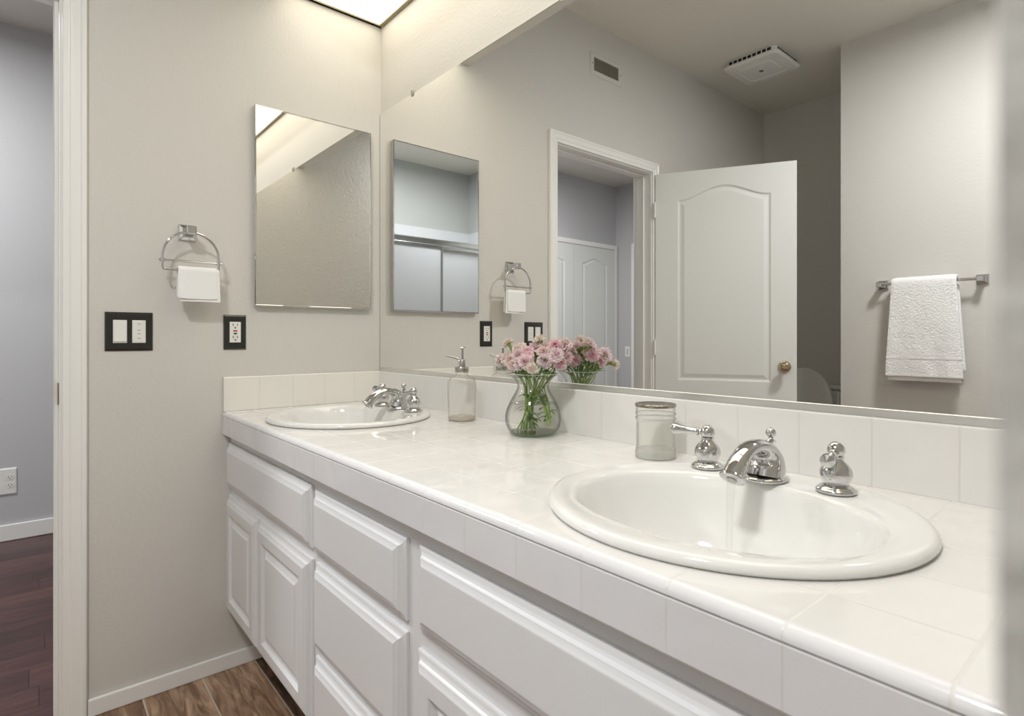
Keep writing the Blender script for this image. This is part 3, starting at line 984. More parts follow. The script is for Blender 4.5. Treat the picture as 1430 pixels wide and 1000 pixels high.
M().box(0.0084, 0.0098, yc - 0.006, yc + 0.006, pc + 0.0025, pc + 0.0065).out('reset_button', RED, rcp)
M().box(0.0084, 0.0098, yc - 0.005, yc + 0.005, pc - 0.0065, pc - 0.0025).out('test_button', DARK, rcp)
# bedroom outlet (two gang, white) and switch
t = plate('bedroom_outlet', -2.018, -1.200, -1.088, 0.243, 0.383, WPLAST, 'white outlet on the bedroom wall above the baseboard', 'outlet')
for dy in (-0.1165,):
    for zc_ in (0.335, 0.292):
        m = M()
        m.lathe([(0, 0), (0.0165, 0), (0.0165, 0.0015), (0, 0.0015)], (-2.0120, -1.1165, zc_), 20, (1, 0, 0))
        rc = m.out('receptacle', WPLAST, t)
        slots(rc, -2.0104, -1.1165, zc_ + 0.002)
t = thing('bedroom_switch', (-1.855, -3.904, 0.925), 'small white switch on the bedroom side wall, seen through the mirrored doorway', 'light switch')
M().box(-1.890, -1.820, -3.9036, -3.899, 0.868, 0.982).out('wall_plate', WPLAST, t, bevel=0.002)
M().box(-1.866, -1.844, -3.899, -3.894, 0.900, 0.955).out('rocker', mat('switch_grey', (0.80, 0.81, 0.82), 0.4), t, bevel=0.001)

# ------------------------------------------------------------------ towel bar and hand towel
t = thing('towel_bar', (1.18, -2.487, 1.357), 'square-ended chrome towel bar on the grey wall, seen in the mirror', 'towel bar')
TBY = -2.430
for px in (0.972, 1.392):
    m = M()
    def sx(y, s, px=px):
        return [(px - s, y, 1.357 - s), (px + s, y, 1.357 - s), (px + s, y, 1.357 + s), (px - s, y, 1.357 + s)]
    m.loft([sx(-2.4865, 0.0245), sx(-2.482, 0.0245), sx(-2.478, 0.022), sx(-2.472, 0.0145), sx(-2.464, 0.012), sx(-2.437, 0.012), sx(-2.434, 0.014), sx(-2.418, 0.014), sx(-2.416, 0.012)], True, True, True)
    m.out('wall_post', CHROME, t, bevel=0.001)
M().tube([(0.975, -2.426, 1.357), (1.389, -2.426, 1.357)], 0.0075, 14).out('bar', CHROME, t, smooth=True)
ht = thing('hand_towel', (1.178, -2.426, 0.84), 'folded white terry hand towel with a woven band, over the towel bar', 'towel')
def towel(a0, a1, rb, fl, bl, th, seed, flare, top_in, amp):
    return draped('x', 0, a0, a1, -2.426, 1.357, rb, fl, bl, th, TERRY, flare=flare, wob=0.006, seed=seed, amp=amp, top_in=top_in, na=40)
towel(1.016, 1.322, 0.008, 0.503, 0.470, 0.009, 3, 0.004, 0.022, 0.0015).out('inner_fold', TERRY, ht, smooth=True, angle=70)
towel(1.010, 1.330, 0.0185, 0.480, 0.440, 0.012, 7, 0.003, 0.024, 0.0025).out('outer_fold', TERRY, ht, smooth=True, angle=70)
m = M()
N_ = 40
lo, hi = [], []
for zb_ in (0.968, 0.958, 0.890, 0.884):
    pass
for (za_, zb_) in ((0.9655, 0.9735), (0.8775, 0.8855)):
    loops = []
    for j in range(N_ + 1):
        s = j / N_
        w = 1.012 + (1.328 - 1.012) * s
        z_ = (za_ + zb_) / 2 - 1.357
        dn = min(1, -z_ / 0.48)
        wv = noise.noise(Vector((w * 14 + 7, z_ * 5, 21.7))) * 0.006 * dn * 2
        yo = -2.426 + 0.0185 + 0.0122 + wv
        loops.append([(w, yo - 0.003, za_), (w, yo + 0.0012, za_), (w, yo + 0.0012, zb_), (w, yo - 0.003, zb_)])
    m.loft(loops, True, True, True)
m.out('woven_band', HEM, ht, smooth=True)

# ------------------------------------------------------------------ vent grille, ceiling fan, lamps
t = thing('wall_vent', (0.0, -1.347, 2.46), 'small painted air vent grille high above the doorway', 'vent')
y0v, y1v, z0v, z1v = -1.448, -1.246, 2.488, 2.560
m = M()
def RV(i, x):
    return [(x, y0v - 0.028 + i, z0v - 0.026 + i), (x, y1v + 0.028 - i, z0v - 0.026 + i), (x, y1v + 0.028 - i, z1v + 0.026 - i), (x, y0v - 0.028 + i, z1v + 0.026 - i)]
m.loft([RV(0, 0.0005), RV(0, 0.002), RV(0.006, 0.005), RV(0.026, 0.005), RV(0.028, 0.001)], True)
m.out('frame', WALL, t)
M().box(0.0004, 0.0010, y0v, y1v, z0v, z1v).out('opening', VENTD, t)
for k in range(14):
    yy = y0v + (y1v - y0v) * (k + 0.5) / 14
    m = M()
    m.prism([(0.0010, yy - 0.0045), (0.0055, yy + 0.0010), (0.0055, yy + 0.0028), (0.0010, yy - 0.0030)], 2, z0v, z1v)
    m.out('louver', VENTM, t)
for yy in (y0v - 0.014, y1v + 0.014):
    m = M()
    m.lathe([(0, 0), (0.004, 0), (0.003, 0.002), (0, 0.0025)], (0.0048, yy, (z0v + z1v) / 2), 12, (1, 0, 0))
    m.out('screw', VENTD, t, smooth=True)

t = thing('exhaust_fan', (0.372, -2.342, 2.70), 'square white exhaust fan cover with slotted edge on the ceiling', 'exhaust fan')
fx0, fx1, fy0, fy1 = 0.207, 0.538, -2.505, -2.180
def RF(i, z):
    # rounded square
    pts = []
    r_ = 0.03
    for cx_, cy_, a0_ in ((fx1 - i - r_, fy1 - i - r_, 0), (fx0 + i + r_, fy1 - i - r_, PI / 2), (fx0 + i + r_, fy0 + i + r_, PI), (fx1 - i - r_, fy0 + i + r_, 3 * PI / 2)):
        for k in range(6):
            a = a0_ + PI / 2 * k / 5
            pts.append((cx_ + r_ * math.cos(a), cy_ + r_ * math.sin(a), z))
    return pts
m = M()
m.loft([RF(0.012, CZ - 0.0005), RF(0.012, 2.712), RF(0.0, 2.712), RF(0.0, 2.702), RF(0.008, 2.694), RF(0.050, 2.6895), RF(0.055, 2.6945), RF(0.066, 2.6945), RF(0.072, 2.6885), RF(0.085, 2.687)], True, True, True)
m.out('cover', WPLAST, t, smooth=True, angle=30)
for side in range(4):
    for k in range(9):
        f = (k + 0.5) / 9
        m = M()
        w_ = 0.011
        if side in (0, 1):
            x_ = fx0 + 0.035 + (fx1 - fx0 - 0.07) * f
            y_ = fy1 - 0.012 if side == 0 else fy0 + 0.012
            m.box(x_ - w_, x_ + w_, y_ - 0.001, y_ + 0.001, 2.7140, 2.7350)
        else:
            y_ = fy0 + 0.035 + (fy1 - fy0 - 0.07) * f
            x_ = fx1 - 0.012 if side == 2 else fx0 + 0.012
            m.box(x_ - 0.001, x_ + 0.001, y_ - w_, y_ + w_, 2.7140, 2.7350)
        m.out('air_slot', DARK, t)
m = M()
m.lathe([(0, 0), (0.013, 0), (0.013, 0.0012), (0.0, 0.0012)], (0.372, -2.342, 2.6862), 20)
m.out('center_hole', mat('fan_centre_grey', (0.35, 0.34, 0.30), 0.5), t)

def ceiling_lamp(x, y, label, r=0.15):
    t = thing('ceiling_lamp', (x, y, 2.68), label, 'ceiling lamp')
    m = M()
    m.lathe([(0, CZ - 0.0005), (r, CZ - 0.0005), (r, CZ - 0.020), (r - 0.01, CZ - 0.026), (0, CZ - 0.026)], (x, y, 0), 40)
    m.out('base_ring', WPLAST, t, smooth=True)
    m = M()
    m.lathe([(r - 0.012, CZ - 0.026), (r - 0.02, CZ - 0.040), (r - 0.05, CZ - 0.052), (r * 0.35, CZ - 0.058), (0, CZ - 0.059)], (x, y, 0), 40)
    m.out('opal_shade', LAMPG, t, smooth=True)
ceiling_lamp(1.74, -1.60, 'round opal lamp on the bathroom ceiling, outside the photo')
ceiling_lamp(-1.1, -1.9, 'added round fill light on the bedroom ceiling, in place of daylight', 0.18)  # added fixture that carries the bedroom fill
t = thing('shower_fill_fixture', (2.30, -1.05, 2.72), 'added fill light set into the ceiling above the bathtub', 'ceiling lamp')  # made-up fixture around the alcove fill
m = M()
m.lathe([(0.12, CZ - 0.0005), (0.15, CZ - 0.0005), (0.15, CZ - 0.006), (0.12, CZ - 0.008)], (2.30, -1.05, 0), 36, cap=False)
m.out('trim_ring', WPLAST, t, smooth=True)
m = M()
m.lathe([(0, CZ - 0.0035), (0.12, CZ - 0.0035), (0.12, CZ - 0.0015), (0, CZ - 0.0015)], (2.30, -1.05, 0), 36)
m.out('lens', LAMPG, t)

# ------------------------------------------------------------------ bathtub alcove with sliding doors
t = thing('bathtub', (2.40, -1.68, 0), 'white bathtub behind the sliding shower doors', 'bathtub')
m = M()
def RT(i, z, r_=0.04):
    x0_, x1_, y0_, y1_ = 2.022 + i, 2.742 - i, -2.395 + i, -0.968 - i
    pts = []
    for cx_, cy_, a0_ in ((x1_ - r_, y1_ - r_, 0), (x0_ + r_, y1_ - r_, PI / 2), (x0_ + r_, y0_ + r_, PI), (x1_ - r_, y0_ + r_, 3 * PI / 2)):
        for k in range(6):
            a = a0_ + PI / 2 * k / 5
            pts.append((cx_ + r_ * math.cos(a), cy_ + r_ * math.sin(a), z))
    return pts
m.loft([RT(0, 0.0005), RT(0, 0.40), RT(0.006, 0.408), RT(0.07, 0.408, 0.1), RT(0.08, 0.395, 0.1), RT(0.13, 0.12, 0.1), RT(0.17, 0.09, 0.1)], True, True, True)
m.out('tub_shell', PORC, t, smooth=True, angle=40)
t = thing('shower_surround', (2.4, -1.64, 0.41), 'white shower surround panels above the bathtub', 'shower surround')
M().box(2.7430, 2.7495, -2.3985, -0.9635, 0.41, 2.135).out('back_panel', SHOWERW, t)
M().box(2.10, 2.7430, -0.9685, -0.9635, 0.41, 2.135).out('end_panel', SHOWERW, t)
M().box(2.09, 2.7430, -2.3985, -2.3935, 0.41, 2.135).out('end_panel', SHOWERW, t)
t = thing('shower_door', (2.06, -1.64, 0.41), 'chrome framed sliding shower doors with frosted panels', 'shower door')
m = M()
m.box(2.036, 2.082, -2.392, -0.970, 1.850, 1.895)
m.out('top_rail', ALUSH, t, bevel=0.008, bseg=3)
M().box(2.034, 2.084, -2.392, -0.970, 0.409, 0.425).out('bottom_track', ALUSH, t, bevel=0.002)
for k, (a, b, xx) in enumerate(((-1.615, -1.085, 2.046), (-2.385, -1.575, 2.068))):
    M().box(xx - 0.003, xx + 0.003, a + 0.015, b - 0.015, 0.44, 1.825).out('frosted_panel', FROST, t)
    m = M()
    for (aa, bb) in ((a, a + 0.022), (b - 0.022, b)):
        m.box(xx - 0.009, xx + 0.009, aa, bb, 0.43, 1.845)
    m.box(xx - 0.009, xx + 0.009, a + 0.022, b - 0.022, 0.43, 0.452)
    m.box(xx - 0.009, xx + 0.009, a + 0.022, b - 0.022, 1.822, 1.845)
    m.out('panel_frame', ALUSH, t, bevel=0.002)
t = thing('water_sprayer', (2.40, -0.969, 2.0), 'chrome shower head on its arm above the shower door rail', 'shower head')
M().tube([(2.40, -0.969, 2.02), (2.40, -1.05, 2.045), (2.40, -1.22, 2.035), (2.40, -1.30, 1.995)], 0.009, 12).out('arm', CHROME, t, smooth=True)
m = M()
m.lathe([(0.010, -0.03), (0.013, -0.01), (0.03, 0.012), (0.034, 0.03), (0.0, 0.03)], (2.40, -1.315, 1.985), 24, (0, -0.5, -0.85))
m.out('spray_face', CHROME, t, smooth=True)

# ------------------------------------------------------------------ toilet in the alcove
t = thing('toilet', (0.38, -2.9, 0), 'white toilet with raised lid in the shaded alcove, seen in the mirror', 'toilet')
def ov(cx_, cy_, a, b, z, n=2.0, N=40):
    return sell(cx_, cy_, a, b, z, n, N)
m = M()
m.loft([ov(0.38, -2.76, 0.11, 0.22, 0.0005, 2.4), ov(0.38, -2.76, 0.10, 0.21, 0.10, 2.4), ov(0.38, -2.74, 0.12, 0.21, 0.22, 2.2), ov(0.38, -2.72, 0.17, 0.235, 0.33), ov(0.38, -2.715, 0.185, 0.245, 0.395),
        ov(0.38, -2.715, 0.175, 0.235, 0.402), ov(0.38, -2.715, 0.135, 0.19, 0.400), ov(0.38, -2.715, 0.12, 0.17, 0.34), ov(0.38, -2.73, 0.06, 0.09, 0.24)], True, True, True)
m.out('bowl', PORC, t, smooth=True, angle=60)
m = M()
m.box(0.17, 0.59, -3.145, -2.965, 0.395, 0.735)
m.out('tank', PORC, t, bevel=0.018, bseg=3)
m = M()
m.box(0.16, 0.60, -3.147, -2.955, 0.736, 0.765)
m.out('tank_lid', PORC, t, bevel=0.010, bseg=3)
m = M()
tilt = 0.16
def LID(s, off, rr_=1.0):
    out = []
    for i in range(48):
        a = 2 * PI * i / 48
        x_ = 0.38 + 0.183 * s * math.cos(a)
        h_ = 0.235 + 0.235 * s * math.sin(a) * 1.0
        out.append((x_, -2.915 - h_ * tilt * 0.2 + off, 0.405 + h_))
    return out
m.loft([LID(0.96, -0.012), LID(1.0, -0.008), LID(1.0, 0.004), LID(0.96, 0.010), LID(0.5, 0.014)], True, True, True)
m.out('lid', PORC, t, smooth=True, angle=60)
m = M()
L = []
for (s, z) in ((1.0, 0.403), (1.0, 0.418), (0.97, 0.424), (0.74, 0.422), (0.72, 0.403)):
    L.append(ov(0.38, -2.715, 0.187 * s, 0.24 * s, z))
m.loft(L + [L[0]], True)
m.out('seat', PORC, t, smooth=True, angle=50)
M().box(0.20, 0.27, -2.966, -2.950, 0.68, 0.695).out('flush_lever', CHROME, t, bevel=0.003)
t = thing('paper_holder', (0.70, -3.02, 0.62), 'dark paper holder on the alcove wall beside the toilet', 'paper holder')
for yy in (-3.085, -2.965):
    M().box(0.695, 0.7605, yy - 0.008, yy + 0.008, 0.655, 0.685).out('bracket', mat('dark_bronze', (0.16, 0.14, 0.12), 0.3, 0.8), t, bevel=0.003)
m = M()
m.lathe([(0.0, -0.052), (0.014, -0.052), (0.014, 0.052), (0.0, 0.052)], (0.700, -3.025, 0.67), 20, (0, 1, 0))
m.out('roller', MATS['dark_bronze'], t, smooth=True)

# ------------------------------------------------------------------ soap dispenser
SX, SY2 = 0.655, -0.082
t = thing('soap_dispenser', (SX, SY2, ZC), 'clear glass soap dispenser with silver pump between the far sink and the vase', 'soap dispenser')
m = M()
m.lathe([(0.0, 0.0008), (0.038, 0.0008), (0.0405, 0.004), (0.0405, 0.050), (0.0420, 0.085), (0.0425, 0.100), (0.0410, 0.112), (0.0340, 0.122), (0.0220, 0.128), (0.0170, 0.132), (0.0165, 0.140)],
        (SX, SY2, ZC), 40, cap=False)
m.out('bottle', GLASSB, t, smooth=True, angle=60)
m = M()
m.lathe([(0.0, 0.002), (0.036, 0.002), (0.0388, 0.006), (0.0388, 0.0110), (0.034, 0.0125), (0.0, 0.0130)], (SX, SY2, ZC), 40)
m.out('soap_liquid', SOAPLIQ, t, smooth=True)
m = M()
m.lathe([(0.0, 0.138), (0.0195, 0.138), (0.0200, 0.140), (0.0200, 0.152), (0.0190, 0.154), (0.0, 0.154)], (SX, SY2, ZC), 30)
m.out('collar', NICKEL, t, smooth=True)
m = M()
m.lathe([(0.0, 0.153), (0.0085, 0.153), (0.0085, 0.174), (0.0075, 0.1755), (0.0, 0.1755)], (SX + 0.003, SY2, ZC), 24)
m.out('pump_stem', NICKEL, t, smooth=True)
m = M()
m.lathe([(0.0, 0.170), (0.0036, 0.170), (0.0036, 0.206), (0.0100, 0.2080), (0.0110, 0.2100), (0.0080, 0.2125), (0.0, 0.213)], (SX + 0.003, SY2, ZC), 20)
m.out('plunger', CHROME, t, smooth=True)
m = M()
m.tube([(SX - 0.009, SY2, ZC + 0.152), (SX - 0.010, SY2, ZC + 0.168), (SX - 0.0165, SY2 - 0.001, ZC + 0.1765), (SX - 0.035, SY2 - 0.003, ZC + 0.1800), (SX - 0.072, SY2 - 0.008, ZC + 0.1855)], [0.0046, 0.0045, 0.0042, 0.0038, 0.0032], 12)
m.out('nozzle', CHROME, t, smooth=True)

# ------------------------------------------------------------------ glass jar
JX, JY = 1.326, -0.086
t = thing('glass_jar', (JX, JY, ZC), 'clear ribbed glass jar with silver lid standing between the vase and foreground sink', 'jar')
m = M()
m.lathe([(0.0, 0.0008), (0.0385, 0.0008), (0.0400, 0.003), (0.0400, 0.012), (0.0385, 0.020), (0.0375, 0.026), (0.0375, 0.074), (0.0385, 0.0765), (0.0395, 0.0790), (0.0385, 0.0815), (0.0378, 0.083),
         (0.0390, 0.0855), (0.0395, 0.0880), (0.0385, 0.0905), (0.0382, 0.102)], (JX, JY, ZC), 48, cap=False)
m.out('jar_body', GLASSJ, t, smooth=True, angle=60)
m = M()
m.lathe([(0.0, 0.002), (0.0365, 0.002), (0.0380, 0.004), (0.0375, 0.014), (0.0355, 0.022), (0.0352, 0.072), (0.0, 0.0725)], (JX, JY, ZC), 40)
m.out('jar_contents', JARFROST, t, smooth=True)
m = M()
m.lathe([(0.0, 0.0025), (0.0385, 0.0025), (0.0385, 0.0115), (0.0360, 0.0180), (0.0, 0.0185)], (JX, JY, ZC), 40)
m.out('thick_base', thin_glass('jar_base_glass', (0.97, 0.97, 0.965), haze=0.30, edge=0.85), t, smooth=True)
for zr in (0.079, 0.088):
    m = M()
    m.tube([(JX + 0.0392 * math.cos(2 * PI * i / 48), JY + 0.0392 * math.sin(2 * PI * i / 48), ZC + zr) for i in range(49)], 0.0011, 8)
    m.out('glass_rib', thin_glass('jar_rib_glass', (0.97, 0.97, 0.965), haze=0.2, edge=0.6), t, smooth=True)
m = M()
m.lathe([(0.0, 0.1015), (0.0388, 0.1015), (0.0402, 0.1025), (0.0402, 0.1062), (0.0390, 0.1074), (0.034, 0.1062), (0.0, 0.1060)], (JX, JY, ZC), 48)
m.out('lid', LIDM, t, smooth=True)

# ------------------------------------------------------------------ vase of carnations
VX, VY = 0.970, -0.0905
t = thing('glass_vase', (VX, VY, ZC), 'clear glass vase with flared rim, half full of water, holding the carnations', 'vase')
def cat_prof(P, n=5):
    out = []
    for i in range(len(P) - 1):
        p0, p1, p2, p3 = [Vector(P[j]).to_3d() for j in (max(i - 1, 0), i, i + 1, min(i + 2, len(P) - 1))]
        for k in range(n):
            s = k / n
            v_ = 0.5 * ((2 * p1) + (p2 - p0) * s + (2 * p0 - 5 * p1 + 4 * p2 - p3) * s * s + (3 * p1 - p0 - 3 * p2 + p3) * s ** 3)
            out.append((v_.x, v_.y))
    out.append(P[-1])
    return out
OUTP = cat_prof([(0.048, 0.0008), (0.058, 0.007), (0.0665, 0.022), (0.0695, 0.040), (0.0665, 0.060), (0.0570, 0.082), (0.0445, 0.104), (0.0385, 0.118), (0.0420, 0.130), (0.0510, 0.142), (0.0600, 0.1500)])
m = M()
m.lathe([(0.0, 0.0008)] + OUTP, (VX, VY, ZC), 64, cap=False)
m.out('vase_body', GLASS, t, smooth=True, angle=180)
m = M()
ringp = []
for i in range(65):
    a = 2 * PI * i / 64
    ringp.append((VX + 0.0602 * math.cos(a), VY + 0.0602 * math.sin(a), ZC + 0.1502))
m.tube(ringp, 0.0010, 8)
m.out('rim', thin_glass('vase_rim_glass', (0.99, 0.99, 0.99), haze=0.6), t, smooth=True)
m = M()
m.lathe([(0.0, 0.0012), (0.046, 0.0012), (0.056, 0.0055), (0.056, 0.0075), (0.04, 0.0075), (0.0, 0.0070)], (VX, VY, ZC), 48)
m.out('thick_base', thin_glass('vase_base_glass', (0.88, 0.92, 0.85)), t, smooth=True)
wz = 0.078
wp = [(0.0, 0.0080)] + [(r_ - 0.0022, z_) for r_, z_ in OUTP if 0.008 < z_ < wz] + [(0.0562, wz), (0.054, wz + 0.0003), (0.0, wz)]
m = M()
m.lathe(wp, (VX, VY, ZC), 56)
tag(m.out('vase_water', WATER, smooth=True, angle=50), 'water filling the lower half of the flower vase', 'water')

random.seed(11)
def bloom_mesh(seed, hue, R_=0.0165):
    """ruffled carnation head opening along +z"""
    rnd = random.Random(seed)
    bm = bmesh.new()
    cl = bm.loops.layers.color.new('petal')
    layers = [(8, 1.0, 0.05, 0.0), (7, 0.90, 0.45, 0.0020), (6, 0.74, 0.85, 0.0034), (5, 0.52, 1.15, 0.0048)]
    base_c, mid_c, edge_c = hue
    for (n, rs, lift, zb) in layers:
        for k in range(n):
            a0 = 2 * PI * (k + rnd.random() * 0.5) / n + zb * 400
            NU, NV = 5, 8
            g = []
            wid = 2 * PI / n * 0.72
            ph = rnd.random() * 9
            rr_ = rs * R_ * (0.9 + 0.2 * rnd.random())
            li = lift * (0.8 + 0.4 * rnd.random())
            for i in range(NU + 1):
                u = i / NU
                row = []
                for j in range(NV + 1):
                    w = (j / NV - 0.5) * 2
                    a = a0 + w * wid * (0.25 + 0.75 * u)
                    rr2 = rr_ * (u * math.cos(li * 0.9 * u) * (1 - 0.10 * w * w) + 0.05)
                    z = zb + rr_ * u * math.sin(li) * 0.8 + 0.0032 * u * u * math.sin(w * 6 + ph) + (0.0014 * math.sin(j * 2.6 + ph) if i == NU else 0)
                    rr2 += (0.0016 * (-1) ** j if i == NU else 0)
                    row.append((bm.verts.new((rr2 * math.cos(a), rr2 * math.sin(a), z)), u))
                g.append(row)
            tint = rnd.random()
            for i in range(NU):
                for j in range(NV):
                    q_ = [g[i][j], g[i][j + 1], g[i + 1][j + 1], g[i + 1][j]]
                    f = bm.faces.new([x_[0] for x_ in q_])
                    f.smooth = True
                    for lp, x_ in zip(f.loops, q_):
                        u = min(1, max(0, x_[1] * 1.12 + (rnd.random() - 0.5) * 0.22))
                        if u < 0.45:
                            c = [base_c[i_] + (mid_c[i_] - base_c[i_]) * u / 0.45 for i_ in range(3)]
                        else:
                            c = [mid_c[i_] + (edge_c[i_] - mid_c[i_]) * min(1, (u - 0.45) / 0.25) for i_ in range(3)]
                        if 0.30 < x_[1] < 0.75 and rnd.random() < 0.07:
                            c = [base_c[i_] * 0.92 for i_ in range(3)]
                        c = s2l([min(1, max(0, v_ - 0.04 * tint)) for v_ in c])
                        lp[cl] = (*c, 1)
    me = bpy.data.meshes.new('bloom')
    bm.to_mesh(me)
    bm.free()
    me.materials.append(PETAL)
    return me
HUES = [((0.80, 0.38, 0.54), (0.97, 0.88, 0.91), (0.99, 0.96, 0.96)),
        ((0.70, 0.34, 0.56), (0.97, 0.88, 0.91), (0.99, 0.97, 0.97)),
        ((0.78, 0.36, 0.42), (0.97, 0.88, 0.91), (0.99, 0.97, 0.95)),
        ((0.80, 0.18, 0.42), (0.94, 0.66, 0.76), (0.99, 0.94, 0.95)),
        ((0.88, 0.76, 0.72), (0.96, 0.92, 0.89), (0.99, 0.98, 0.95))]
BLOOMS = {}
for h in range(5):
    for s in range(2):
        BLOOMS[(h, s)] = bloom_mesh(31 * h + s + 5, HUES[h], 0.0178 if h != 4 else 0.0150)
def calyx_mesh():
    m = M()
    m.lathe([(0.0012, -0.018), (0.0034, -0.016), (0.0046, -0.008), (0.0052, -0.001), (0.0068, 0.0025), (0.004, 0.001), (0.0, 0.0)], (0, 0, 0), 12)
    bmesh.ops.recalc_face_normals(m.bm, faces=m.bm.faces)
    me = bpy.data.meshes.new('calyx')
    m.bm.to_mesh(me)
    m.bm.free()
    me.materials.append(CALYX)
    for p in me.polygons:
        p.use_smooth = True
    return me
CALYXM = calyx_mesh()

def blade(m, p0, d0, length, width, droop, rnd):
    """narrow pointed leaf starting at p0 towards d0"""
    d = Vector(d0).normalized()
    side = d.cross(Vector((0, 0, 1)))
    if side.length < 0.1:
        side = Vector((1, 0, 0))
    side.normalize()
    p = Vector(p0)
    rows = []
    n = 8
    for i in range(n + 1):
        s = i / n
        w = width * (math.sin(PI * (0.12 + 0.88 * s)) ** 0.8) * (1 if s < 0.98 else 0.02)
        up = side.cross(d).normalized()
        rows.append([p - side * w + up * w * 0.35, p + up * 0, p + side * w + up * w * 0.35])
        p = p + d * (length / n)
        d = (d + Vector((0, 0, -droop / n))).normalized()
    rows2 = [[q_ - Vector((0, 0, 0.0004)) for q_ in reversed(r_)] for r_ in rows]
    m.loft([a + b for a, b in zip(rows, rows2)], True, True, True)

CARN = 'pink and white carnations in the glass vase'
FLOWERS = [  # x, y, z of the bloom, facing, hue, label
    ((0.884, -0.100, 1.062), (-0.55, -0.2, 0.8), 4, 'pale carnation raised alone at the upper left of the bouquet'),
    ((0.878, -0.122, 1.016), (-0.5, -0.7, 0.25), 1, 'purple-pink carnation farthest left in the bouquet'),
    ((0.931, -0.135, 1.019), (-0.1, -0.85, 0.4), 2, None),
    ((0.929, -0.100, 1.049), (0.1, -0.7, 0.7), 2, None),
    ((0.967, -0.138, 1.034), (0.2, -0.8, 0.6), 0, None),
    ((0.982, -0.120, 1.040), (0.4, -0.6, 0.7), 3, 'rosiest carnation in the middle of the bouquet front'),
    ((0.976, -0.090, 1.052), (0.1, -0.5, 0.85), 1, None),
    ((0.981, -0.080, 1.071), (-0.2, -0.1, 0.95), 4, 'cream carnation at the top of the bouquet, green calyx showing'),
    ((0.999, -0.075, 1.051), (0.5, -0.5, 0.7), 2, None),
    ((1.026, -0.070, 1.056), (0.5, -0.7, 0.5), 3, 'bright magenta-centred carnation at the right of the bouquet top'),
    ((1.042, -0.052, 1.058), (0.3, -0.4, 0.85), 0, None),
    ((0.986, -0.150, 1.012), (0.1, -0.9, 0.3), 1, None),
    ((1.012, -0.155, 1.018), (0.4, -0.9, 0.2), 0, None),
    ((1.008, -0.142, 1.030), (0.6, -0.6, 0.5), 3, None),
    ((1.033, -0.110, 1.020), (0.6, -0.75, 0.3), 1, 'purple-striped open carnation low at the right of the bouquet'),
    ((1.038, -0.158, 1.002), (0.5, -0.85, -0.2), 4, 'cream carnation drooping lowest over the vase rim'),
    ((1.053, -0.080, 1.015), (0.8, -0.4, 0.2), 3, 'small pink carnation at the far right, over the vase rim'),
    ((0.993, -0.048, 1.055), (0.0, 0.6, 0.8), 0, None),
    ((1.040, -0.045, 1.064), (0.3, 0.5, 0.8), 4, None),
    ((1.022, -0.070, 1.040), (0.3, 0.6, 0.7), 2, None),
    ((0.950, -0.062, 1.045), (-0.3, 0.5, 0.8), 1, None),
    ((0.995, -0.045, 1.015), (0.1, 0.9, 0.3), 3, None),
    ((0.955, -0.112, 1.026), (-0.2, -0.7, 0.7), 0, None),
    ((0.905, -0.085, 1.030), (-0.6, 0.1, 0.7), 0, None),
    ((0.908, -0.128, 1.022), (-0.4, -0.8, 0.3), 2, None),
    ((0.948, -0.125, 1.048), (0.0, -0.6, 0.8), 4, None),
    ((1.015, -0.098, 1.040), (0.4, -0.7, 0.6), 2, None),
    ((0.962, -0.152, 1.008), (0.0, -0.95, 0.1), 2, None),
    ((0.925, -0.060, 1.020), (-0.4, 0.8, 0.4), 0, None),
    ((1.058, -0.095, 1.034), (0.8, -0.3, 0.5), 1, None),
    ((1.050, -0.050, 1.030), (0.6, 0.6, 0.5), 3, None),
]
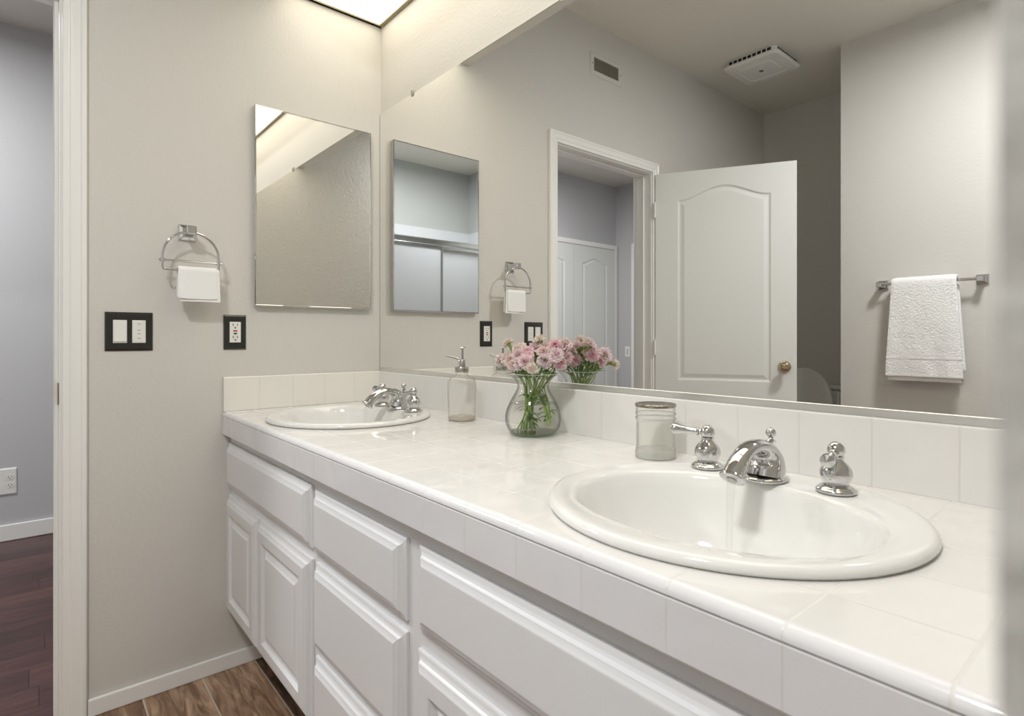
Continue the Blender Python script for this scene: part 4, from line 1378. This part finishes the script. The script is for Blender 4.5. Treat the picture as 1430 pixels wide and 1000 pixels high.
for k, (bp_, face_, hue, lab) in enumerate(FLOWERS):
    rnd = random.Random(100 + k)
    P = Vector(bp_)
    a = math.atan2(P.y - VY, P.x - VX)
    rad_ = min(0.033, math.hypot(P.x - VX, P.y - VY) * 0.4)
    neck = Vector((VX + rad_ * math.cos(a) * 0.75 + (rnd.random() - 0.5) * 0.012, VY + rad_ * math.sin(a) * 0.85, ZC + 0.118))
    bent = k in (5, 9, 14, 16, 20, 10)
    if bent:
        foot = Vector((VX + 0.040 + rnd.random() * 0.012, VY - 0.010 + rnd.random() * 0.03, ZC + 0.024 + rnd.random() * 0.012))
    else:
        foot = Vector((VX - 0.020 - 0.16 * (P.x - VX) + (rnd.random() - 0.5) * 0.022, VY - 0.10 * (P.y - VY) + (rnd.random() - 0.5) * 0.035, ZC + 0.0105))
    f = Vector(face_).normalized()
    c0 = P - f * 0.018
    rimp = Vector((VX + 0.6 * (P.x - VX), VY + 0.6 * (P.y - VY), ZC + 0.152))
    rh = math.hypot(rimp.x - VX, rimp.y - VY)
    if rh > 0.050:
        rimp.x = VX + (rimp.x - VX) * 0.050 / rh
        rimp.y = VY + (rimp.y - VY) * 0.050 / rh
    ctl = [foot, (foot + neck) / 2 + Vector((0.006 if bent else -0.002, 0, 0.004)), neck, rimp, c0]
    fine = []
    for i in range(len(ctl) - 1):
        p0, p1, p2, p3 = ctl[max(i - 1, 0)], ctl[i], ctl[i + 1], ctl[min(i + 2, len(ctl) - 1)]
        for q_ in range(6):
            s = q_ / 6
            fine.append(0.5 * ((2 * p1) + (p2 - p0) * s + (2 * p0 - 5 * p1 + 4 * p2 - p3) * s * s + (3 * p1 - p0 - 3 * p2 + p3) * s ** 3))
    fine.append(c0)
    t = thing('carnation', foot, lab or 'pink and white carnation among the crowded blooms of the vase', 'flower', CARN)
    m = M()
    m.tube(fine, [0.0019 - 0.0007 * i_ / (len(fine) - 1) for i_ in range(len(fine))], 7)
    m.out('stem', STEM, t, smooth=True)
    q = f.to_track_quat('Z', 'Y')
    b = bpy.data.objects.new('bloom', BLOOMS[(hue, k % 2)])
    COL.objects.link(b)
    b.parent = t
    b.location = P - f * 0.004 - foot
    b.rotation_mode = 'QUATERNION'
    b.rotation_quaternion = q
    sc = 0.88 + rnd.random() * 0.18
    b.scale = (sc, sc, sc)
    c = bpy.data.objects.new('calyx', CALYXM)
    COL.objects.link(c)
    c.parent = t
    c.location = P - f * 0.003 - foot
    c.rotation_mode = 'QUATERNION'
    c.rotation_quaternion = q
    # leaves: under the bloom, and some in the water
    for _ in range(5):
        s_ = fine[rnd.randint(15, 22)]
        aa = a + (rnd.random() - 0.5) * 2.6
        m = M()
        blade(m, s_, (math.cos(aa), math.sin(aa) - 0.15, 0.35 + rnd.random() * 0.8), 0.022 + rnd.random() * 0.018, 0.0024 + rnd.random() * 0.0016, 0.5, rnd)
        m.out('leaf', LEAF, t, smooth=True)
    for _ in range(4 if (bent or k % 4 == 0) else 1):
        s_ = fine[rnd.randint(2, 9)]
        aa = rnd.random() * 2 * PI
        m = M()
        blade(m, s_, (math.cos(aa), math.sin(aa) * 0.6, 0.1 + rnd.random() * 0.4), 0.020 + rnd.random() * 0.012, 0.0040 if bent or k % 4 == 0 else 0.0025, 1.4, rnd)
        m.out('leaf', LEAF, t, smooth=True)
